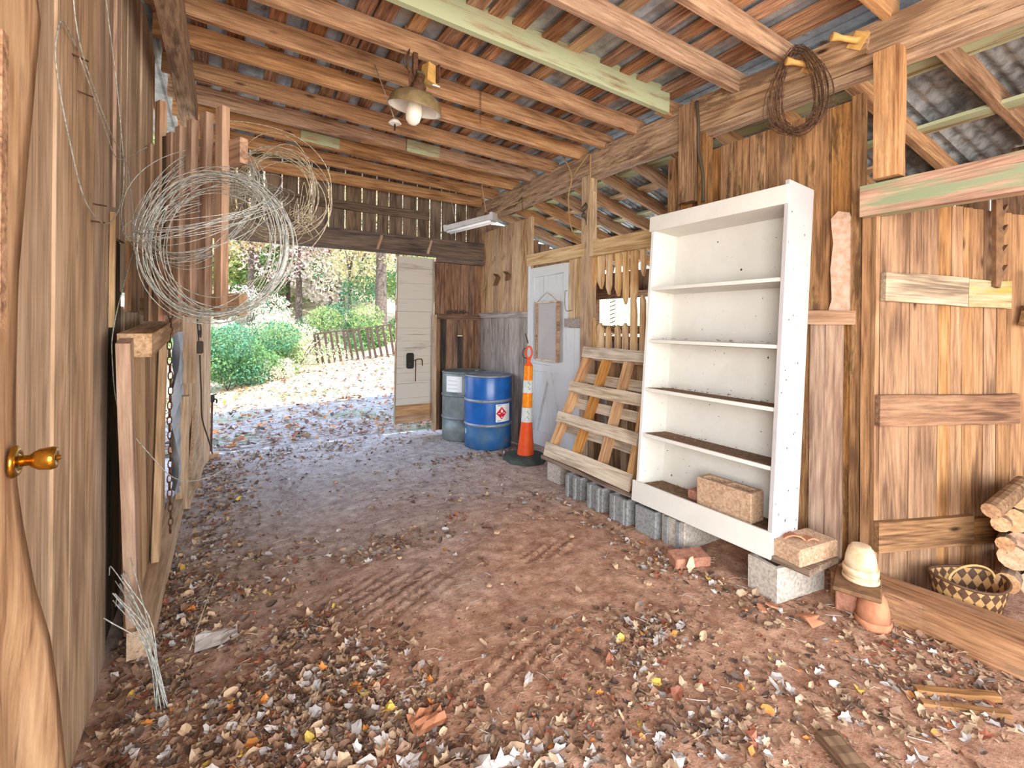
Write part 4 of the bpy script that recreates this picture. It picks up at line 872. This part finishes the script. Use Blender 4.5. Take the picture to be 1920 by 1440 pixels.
vs,fs=merge(L); mobj('peg_holes_and_flecks',vs,fs,M_SPECK,bc,kind='stuff')
L=[]
for k in range(160):
    u=rr.choice((.495,.825,.825,1.18,.12)); c=BO+BY*rr.uniform(.05,.95)+BD*rr.uniform(.03,.25)+BU*u; v,f=TPL[rr.randrange(14)]; s=rr.uniform(.004,.014); L.append(([c+V(tuple(q))*s for q in v.tolist()],f))
vs,fs=merge(L); mobj('shelf_debris',vs,fs,L_LITTER[0],bc,kind='stuff')
tanb=BO+BY*.33+BD*.10+BU*.205
cblock(tuple(tanb),math.pi/2,M_CONC_T,'tan hollow block standing on bottom shelf of bookcase',(.37,.13,.18))
box('brick',tuple(BO+BY*.57+BD*.13+BU*.145),(.09,.10,.06),M_BRICK,None,bev=.004,label='small brick on bookcase bottom shelf left of tan block',cat='brick')
# right end of plank: brick-like slab, pots, slate
box('stone_slab',(2.76,1.375,.275),(.32,.18,.095),M_CONC_T,None,rz=-.12,bev=.008,label='thick tan slab on near end of long plank',cat='slab')
def shard(name,c,r,a0,a1,h,tilt,mat,label,rz=0,taper=.2):
    vs=[];fs=[];n=8
    for k in (0,1):
        rr_=r-(.008 if k else 0)
        for j in range(3):
            for i in range(n+1):
                t=a0+(a1-a0)*i/n; q=rr_*(1-taper*j/2); zz=h*(j/2)*(1-.25*math.sin(i*2.1+1)); vs.append((q*math.cos(t),q*math.sin(t),zz))
    m=n+1
    for j in range(2):
        for i in range(n):
            a=j*m+i; fs.append((a,a+1,a+m+1,a+m)); b=3*m+a; fs.append((b,b+m,b+m+1,b+1))
    for i in range(n): fs.append((i,3*m+i,3*m+i+1,i+1)); a=2*m+i; fs.append((a,a+1,3*m+a+1,3*m+a))
    for j in range(2):
        a=j*m; fs.append((a,a+m,3*m+a+m,3*m+a)); a=j*m+n; fs.append((a,3*m+a,3*m+a+m,a+m))
    M=Matrix.Translation(c)@Matrix.Rotation(rz,4,'Z')@Matrix.Rotation(tilt,4,'X')
    return mobj(name,vs,fs,mat,None,M,smooth=False,label=label,cat='pot shard')
shard('pot_shard',(2.70,1.39,.268),.08,.7,2.4,.08,1.5708,M_TERRA,'curved terracotta shard lying on the tan slab',rz=2.4)
shard('pot_shard',(2.77,1.33,.288),.05,.8,2.3,.06,1.5708,M_TERRA,'smaller terracotta shard on the slab, right side',rz=2.6)
SLB=(2.80,1.13,.178)
box('slate_slab',SLB,(.28,.20,.022),M_SAWR,None,rz=.35,bev=.006,label='brown flat slate on pot stumps beside the sill',cat='slab')
box('support_brick',(2.84,1.19,.082),(.10,.10,.165),M_BRICK,None,rz=.3,bev=.006,label='dark brick propping the slate from behind',cat='brick')
def pot(name,loc,Rr,H,mat,label,up=False,tilt=(0,0)):
    p=empty(name,loc,label=label,cat='flower pot'); M=WM[p.name]@Matrix.Rotation(tilt[0],4,'X')@Matrix.Rotation(tilt[1],4,'Y')
    # inverted: rim at the bottom
    M2=M if not up else M@Matrix.Translation((0,0,H))@Matrix.Rotation(math.pi,4,'X')
    lathe('pot_body',[(Rr*.97,H*.2),(Rr*.88,H*.55),(Rr*.72,H*.86),(Rr*.60,H*.93),(Rr*.56,H*.99),(Rr*.50,H),(0,H)],mat,p,M2,28)
    lathe('rim',[(Rr*.9,0),(Rr,.0),(Rr*1.04,H*.03),(Rr*1.04,H*.22),(Rr*.97,H*.24)],mat,p,M2,28,False)
    return p
pot('flower_pot',(2.835,1.13,.19),.078,.075,M_TERRA2,'lower limed flower pot, upside down on brown slate')
pot('flower_pot',(2.835,1.13,.222),.076,.145,M_TERRA2,'upper limed flower pot, nested over the lower one')
pot('flower_pot',(2.80,1.06,.0),.075,.165,M_TERRA,'broken terracotta pot upright under brown slate',up=False)
shard('pot_shard',(2.50,1.235,-.02),.07,.6,2.5,.07,1.35,M_TERRA,'curved terracotta shard alone on floor before the sill',rz=1.2)
for i,(x,y,l) in enumerate(((2.47,1.56,'pink shard on floor nearest the pale end block'),(2.43,1.42,'pink shard on floor, left of a close pair'),(2.50,1.405,'pink shard on floor, right of a close pair'),(2.36,1.45,'pale curved shard on floor left of the pair'))):
    prism('pot_shard',[(-.03,-.015),(.025,-.02),(.03,.01),(.0,.022),(-.028,.012)],.008,M_TERRA if i else M_TERRA2,None,o=(x,y,gz(x,y)+.012),ex=(math.cos(i),math.sin(i),.1),ey=(-math.sin(i),math.cos(i),.2),label=l,cat='pot shard')
box('brick',(2.50,1.93,.04),(.24,.12,.065),M_BRICK,None,rz=-.35,rx=.12,bev=.008,label='worn red brick on floor before the blocks',cat='brick')
prism('shell_piece',[(-.02,0),(0,.05),(.02,.06),(.03,.0),(0,-.03)],.006,M_TERRA2,None,o=(2.42,1.86,.04),ex=(.8,-.6,0),ey=(.1,.1,1),label='small pale shard leaning on the worn red brick',cat='pot shard')
# ---------------------------------------------------------------- pallet
pl=empty('pallet',(2.74,3.17,.23),label='wooden pallet leaning on wall left of the bookcase',cat='pallet')
PO=V((2.66,2.56,.235)); PY=V((0.02,1,0)).normalized(); PU=V((.26,0,1.03)).normalized(); PN=PY.cross(PU).normalized(); PN=PN if PN.x<0 else -PN
def PP(y,u,off=0): return PO+PY*y+PU*u-PN*off*1.0
PH=1.08; PW=1.13
SH=.27/1.08 # sheared leftwards lean of the whole frame
def PS(y,u,off): return PO+PY*(y-.20*u*0)+PU*u+PN*off
PWt=.80
def PQ(y,u,off): # y 0..1 across; narrower at the top in the photo because the far end leans
    return PO+PY*(y*PW-(y*.30)*(u/PH))+PU*u+PN*off
for y in (.03,.34,.66,.97): board('stringer',PQ(y,.0,0),PQ(y,PH,0),PY,.045,.085,W_PALS,pl) if False else board('stringer',PQ(y,.0,0),PQ(y,PH,0),PN,.085,.042,W_PALS,pl)
for u,h in ((.065,.13),(.39,.10),(.69,.10),(1.03,.10)): board('deck_board',PQ(-.01,u,.054),PQ(1.01,u,.054),PU,h,.018,W_PALF,pl,jit=.004)
for u in (.06,.30,.55,.80,1.02): board('back_board',PQ(-.01,u,-.054),PQ(1.01,u,-.054),PU,.09,.016,W_PALF,pl,jit=.004)
# ---------------------------------------------------------------- stall things
sr=empty('tool_rack',tuple(SP(.71,1.83,.06)),label='brown saw-tooth tool rack with hooks on stall wall',cat='tool rack')
pts=[(0,0)]
tooth=[]
for k in range(4):
    z=.02+k*.115; tooth+=[(.012,z),(.05,z+.06),(.052,z+.085),(.02,z+.045),(.012,z+.06)]
prism('rack_body',[(-.03,-.02),(.0,-.03),(.008,0)]+tooth[:]+[(.012,.47),(-.035,.47)],.02,M_SAWR,sr,o=SP(.71,1.76,.06),ex=SD,ey=(0,0,1))
br=empty('whisk_broom',tuple(SP(.93,1.5,.05)),label='small old whisk brush hanging at right of stall wall',cat='brush')
board('handle',SP(.935,1.62,.06),SP(.935,1.84,.06),SD,.03,.02,M_RUST,br,seg=2); prism('bristles',[(-.03,0),(.03,0),(.06,-.10),(.03,-.105),(0,-.10),(-.03,-.105),(-.06,-.10)],.03,M_BRISTLE,br,o=SP(.935,1.62,.06),ex=SD,ey=(0,0,1)); board('ferrule',SP(.90,1.62,.06),SP(.97,1.62,.06),(0,0,1),.03,.035,M_RUST,br,seg=1,jit=0)
# basket
bk=empty('basket',(3.30,.835,.045),-.45,label='woven splint basket with bent handle behind the sill',cat='basket')
MB=WM[bk.name]@Matrix.Scale(.82,4); L=[[],[]]
def bpt(t,u): # u 0 bottom..1 rim
    a=.155+.06*u**.6; b=.12+.045*u**.6; return V((a*math.cos(t)*(1.0 if abs(math.cos(t))<.9 else 1.0),b*math.sin(t),.20*u+.014*math.cos(2*t)*u))
NB_=22; MR=5
for i in range(NB_):
    for j in range(MR):
        t0_=(i+.5*(j%2))*2*math.pi/NB_; dt=math.pi/NB_; u0=j/MR; u1=(j+2)/MR
        um=(u0+u1)/2
        if u1>1.0: u1=1.0
        q=[bpt(t0_,u0),bpt(t0_+dt,um if um<1 else 1),bpt(t0_,u1),bpt(t0_-dt,um if um<1 else 1)]
        o=.0015*((j%2)); cen=V((0,0,0)); q=[p+V((p.x,p.y,0)).normalized()*o for p in q]
        L[(i*1+ (j//1))%2 if False else (j%2)].append(([*q],[(0,1,2,3)]))
for k,mt in ((0,M_SPL_L),(1,M_SPL_D)):
    vs,fs=merge(L[k]); o=mobj('splint_weave',vs,fs,mt,bk,MB,kind='stuff'); s_=o.modifiers.new('s','SOLIDIFY'); s_.thickness=.003
vs,fs=tube_data([bpt(k*2*math.pi/36,1) for k in range(36)],.009,6,True); mobj('rim',vs,fs,M_SPL_D,bk,MB,smooth=True)
mobj('bottom',[bpt(k*2*math.pi/24,0)+V((0,0,.003)) for k in range(24)],[tuple(range(24))],M_SPL_D,bk,MB)
vs,fs=tube_data([V((.16*math.cos(t)-.01,-.03+.0*t,.20+.09*math.sin(t))) for t in [k*math.pi/14 for k in range(15)]],.007,6); mobj('handle',vs,fs,M_SPL_L,bk,MB,smooth=True)
# firewood
def log(a,b,r,label,split=False):
    a,b=V(a),V(b); L_=(b-a).length; d=(b-a).normalized(); e=empty('firewood_log',tuple(a),label=label,cat='firewood'); q=d.to_track_quat('Z','Y').to_matrix().to_4x4(); q.translation=a
    n=12; prof=[r*(1+R.uniform(-.05,.05)) for _ in range(n)]; vs=[];
    for z in (0,L_/2,L_):
        for j in range(n): t=j*2*math.pi/n; vs.append((prof[j]*math.cos(t),prof[j]*math.sin(t),z))
    fs=[(i*n+j,i*n+(j+1)%n,(i+1)*n+(j+1)%n,(i+1)*n+j) for i in range(2) for j in range(n)]; mobj('bark',vs,fs,W_LOGB,e,q)
    mobj('cut_end',[V(v)+V((0,0,-.002)) for v in vs[:n]],[tuple(range(n))[::-1]],W_CUT,e,q); mobj('cut_end',[V(v)+V((0,0,.002)) for v in vs[-n:]],[tuple(range(n))],W_CUT,e,q)
# positions along the view towards lower right corner
def LP(px,py,t):
    u,v=(px-960)/FPX,(py-608)/FPX; return V((t*(math.sin(TH)+u*math.cos(TH)),t*(math.cos(TH)-u*math.sin(TH)),1.5-t*v))
ld_=V((.75,.1,0))
for i,(px,py,r,lab) in enumerate(((1893,1085,.05,'lowest log of the stack, partly behind basket'),(1905,1038,.062,'round log end second from the bottom of stack'),(1942,1090,.06,'bottom outer log at the frame edge'),(1888,1012,.038,'thin split log wedged at the stack left side'),(1918,1008,.05,'log end under the largest one in stack'),(1905,968,.058,'log end just below the topmost round one'),(1880,975,.04,'small log at left edge of stack under slanting log'),(1915,930,.045,'topmost round log end at right'),(1950,1030,.06,'outer right log of the second row'),(1950,965,.06,'outer right log of the third row'))):
    p=LP(px,py,2.42); log(p,p+ld_*.5+V((0,.0,0)),r,lab)
p=LP(1862,950,2.36); log(p,p+V((.32,-.05,.10)),.042,'slanting log laid on top of the firewood stack')
# sticks and small things on the floor front right
for i,(a,b,r,l) in enumerate((((2.42,.77,.02),(2.66,.58,.02),.016,'upper of two split sticks on floor, bottom right'),((2.36,.73,.015),(2.58,.53,.015),.014,'lower of two split sticks on floor, bottom right'),((1.86,.85,.02),(1.79,.70,.02),.035,'chunk of rough bark on floor at bottom right'))):
    board('stick',a,b,(0,0,1),r*1.6,r*2,(W_STALL,W_STALL,W_LOGB)[i],None,seg=5,jit=.005,label=l,cat='stick' if i<2 else 'bark')
tube('twig',spl([(-.08,3.3,.02),(-.02,3.05,.12),(-.05,2.8,.15),(-.12,2.5,.05)]),.002,M_WIRED,None,label='thin dry stalk on leaves beside low gate',cat='twig')
def crumple(c,s,lab,seed,mat):
    r=random.Random(seed); n=6; vs=[(c[0]+s*(i/(n-1)-.5)*1.3,c[1]+s*(j/(n-1)-.5),gz(c[0],c[1])+.012+s*.16*abs(noise.noise(V((i*.9,j*.9,seed))))*2) for j in range(n) for i in range(n)]
    mobj('paper_scrap',vs,[(j*n+i,j*n+i+1,j*n+i+n+1,j*n+i+n) for j in range(n-1) for i in range(n-1)],mat,None,label=lab,cat='paper')
crumple((-.02,2.60),.13,'crumpled pale paper scrap on floor by left leaves',3,M_PAPER)
crumple((.66,1.66),.10,'tan folded leaf scrap at bottom centre of floor',5,M_TERRA)
for i,(x,y,s) in enumerate(((2.1,2.6,.02),(1.66,2.9,.025),(1.7,3.6,.02),(.9,4.6,.02),(1.2,3.3,.018),(2.1,1.9,.022),(.35,2.7,.02),(1.3,2.35,.018))):
    rr=random.Random(i); vs,fs=lathe_data([(s*.5,0),(s,s*.4),(s*.8,s*.9),(0,s*1.1)],7); vs=[(a*(1+rr.uniform(-.2,.2)),b*(1.3+rr.uniform(-.2,.2)),c) for a,b,c in vs]
    mobj('stone',vs,fs,M_CONC_T,None,Matrix.Translation((x,y,gz(x,y)-.003)),label=('small stone on floor left of the near concrete blocks','pebble in middle of floor, out from the pallet','stone on floor between pallet and blue drum','stone near the doorway side of the barn floor','pebble at centre of the barn floor','stone out from the pale end block','stone beside the crumpled paper scrap','pebble in the trampled tread marks')[i],cat='stone')
# ---------------------------------------------------------------- outdoors
def foliage(name,blobs,nl,size,mats,parent,weights=None):
    nl=int(nl*2.0); size=size*.68
    vs=np.zeros((nl*4,3)); B=np.array([b[:3] for b in blobs]); Rd=np.array([b[3] for b in blobs]); wgt=Rd**2; wgt=wgt/wgt.sum()
    nl=nl; k=NR.choice(len(blobs),nl,p=wgt); d=NR.normal(size=(nl,3)); d/=np.linalg.norm(d,axis=1)[:,None]; rad=Rd[k]*NR.uniform(.35,1.,nl)**.5; c=B[k]+d*rad[:,None]*np.array((1,1,.75))
    a=NR.normal(size=(nl,3)); a/=np.linalg.norm(a,axis=1)[:,None]; b=np.cross(a,NR.normal(size=(nl,3))); b/=np.linalg.norm(b,axis=1)[:,None]
    s=NR.uniform(.6,1.3,nl)[:,None]*size
    vs[0::4]=c-a*s; vs[1::4]=c-b*s*.55; vs[2::4]=c+a*s; vs[3::4]=c+b*s*.55
    me=bpy.data.meshes.new(name); me.vertices.add(nl*4); me.vertices.foreach_set('co',vs.ravel()); me.loops.add(nl*4); me.loops.foreach_set('vertex_index',np.arange(nl*4)); me.polygons.add(nl); me.polygons.foreach_set('loop_start',np.arange(nl)*4)
    for m in mats: me.materials.append(m)
    mi=(k+NR.integers(0,2,nl)*(NR.random(nl)<.25))%len(mats); me.polygons.foreach_set('material_index',mi.astype(np.int32)); me.update(); me.validate()
    o=bpy.data.objects.new(name,me); return link(o,parent,Matrix(),kind='stuff')
def tree(x,y,h,r,mats,nl,label,size=.11,group=None,trunk=.12,cb=.3,lean=0):
    z=gz(x,y); t=empty('tree',(x,y,z),label=label,cat='tree',group=group); top=V((x+lean,y,z+h*.85))
    tube('trunk',spl([(x,y,z-.1),(x+lean*.3,y,z+h*.3),(x+lean*.6,y+.1,z+h*.6),tuple(top)],4),[trunk*(1.15-.8*i/12) for i in range(13)],M_TRUNK,t,n=8)
    bl=[]
    for i in range(9):
        a=R.uniform(0,6.3); zz=z+h*R.uniform(cb,1.0); rr=r*R.uniform(.35,.9); p=V((x+lean+rr*math.cos(a),y+rr*math.sin(a),zz)); bl.append((p.x,p.y,p.z,r*R.uniform(.4,.62)))
        if i<5: tube('branch',spl([(x+lean*.5,y,z+h*R.uniform(.3,.6)),((x+p.x)/2,(y+p.y)/2,(zz+z+h*.5)/2+.2),tuple(p)],4),[trunk*.4*(1-.7*k/8) for k in range(9)],M_TRUNK,t,n=5)
    foliage('foliage',bl,nl,size,mats,t)
T=L_TREE
def at(px,Y):  # x position on a line of sight at depth Y
    u=(px-960)/FPX; return Y*(math.sin(TH)+u*math.cos(TH))/(math.cos(TH)-u*math.sin(TH))
tree(at(714,17),17,8.5,2.6,[T['yel'],T['org'],T['pale']],3600,'large grey trunk tree behind fence with yellow orange leaves',.10,trunk=.22,cb=.35)
tree(at(560,22),22,7.5,2.4,[T['pur'],T['org'],T['pink']],3000,'tree with purple red leaves in middle of the view',.11,trunk=.14,cb=.35)
tree(at(470,21),21,8,2.6,[T['yel'],T['pale'],T['org']],3200,'yellow leaved tree left in view beside the wire coil',.11,trunk=.13)
tree(at(640,25),25,8.5,3,[T['pale'],T['yel'],T['pur']],3200,'pale yellow tree behind the purple red one',.13,trunk=.16)
tree(at(655,19),19,5.0,1.7,[T['sea'],T['grn'],T['pale']],2200,'young green tree behind left end of the fence',.09,trunk=.07,cb=.2)
tree(at(745,20),20,7,2.0,[T['grn'],T['lim'],T['org']],2600,'green and orange tree right at the white door edge',.1,trunk=.1,cb=.2)
for i,(px,Y) in enumerate(((420,27),(620,28),(540,29),(400,30),(440,36),(500,31),(545,38),(600,32),(650,38),(700,31),(760,36),(820,32),(340,34),(470,44),(580,46),(690,46),(800,44),(400,46))):
    tree(at(px,Y),Y,R.uniform(9,13),R.uniform(3.2,4.2),[[T['pale'],T['yel'],T['grn']],[T['pink'],T['pale'],T['pur'],T['yel']],[T['lim'],T['sea'],T['pale']],[T['pale'],T['org'],T['lim']]][i%4],5200,'distant autumn tree in the woods behind the yard',.19,group='distant woods trees',trunk=.10,cb=.04)
def bush(x,y,r,h,mats,nl,label,size=.045,cat='bush'):
    z=gz(x,y); t=empty('bush',(x,y,z),label=label,cat=cat)
    bl=[(x+R.uniform(-r,r)*.7,y+R.uniform(-r,r)*.5,z+h*R.uniform(.12,.8),r*R.uniform(.35,.55)) for _ in range(9)]
    foliage('foliage',bl,nl,size,mats,t)
    for k in range(4): a=R.uniform(0,6.3); tube('stem',spl([(x,y,z),(x+.3*r*math.cos(a),y+.3*r*math.sin(a),z+h*.4),(x+.7*r*math.cos(a),y+.7*r*math.sin(a),z+h*.8)],4),.015,M_TRUNK,t,n=5)
bush(at(428,13),13,1.15,1.7,[T['sea'],T['grn'],T['grn']],5200,'dense bright green bush left beyond the yard',.05)
bush(at(480,14.5),14.5,1.2,1.5,[T['lim'],T['grn'],T['sea']],4200,'lime green bush just right of the dense green one',.05)
bush(at(560,15.5),15.5,1.5,1.5,[T['pale'],T['pale'],T['lim']],4200,'pale cream arching shrub in middle of the view',.05)
bush(at(520,13.6),13.6,.6,.5,[T['pale'],T['pink'],T['lim']],1800,'low pale shrub in front of the lime bush',.045)
bush(at(640,17),17,1.4,1.7,[T['grn'],T['sea'],T['lim']],3600,'green shrub behind the left part of fence',.06)
bush(at(720,17.5),17.5,1.3,1.5,[T['grn'],T['lim'],T['grn']],3200,'green shrub behind the right part of fence',.06)
bush(at(455,18),18,1.8,2.6,[T['pink'],T['pale'],T['sea']],3400,'pinkish shrub rising behind the green bushes',.07)
bush(at(400,17),17,1.5,2.4,[T['pale'],T['grn'],T['pink']],3000,'mixed shrub at far left by doorway edge',.07)
fe=empty('picket_fence',(3.3,14.4,.4),label='rusty brown picket fence with leaning pickets on the slope',cat='fence')
fa_,fb_=V((2.3,15.0)),V((5.0,13.4))
for k in range(19):
    q=fa_.lerp(fb_,k/18); z=gz(q.x,q.y); le=R.uniform(-.02,.12); board('picket',(q.x+.10,q.y,z-.08),(q.x-le,q.y,z+.93+R.uniform(-.02,.03)),(fb_-fa_).to_3d(),.065,.03,M_FENCE,fe,seg=1,jit=0)
for z_ in (.93,): board('top_rail',(fa_.x,fa_.y-.02,gz(*fa_)+z_),(fb_.x,fb_.y-.02,gz(*fb_)+z_),(0,0,1),.035,.03,M_FENCE,fe,seg=3)
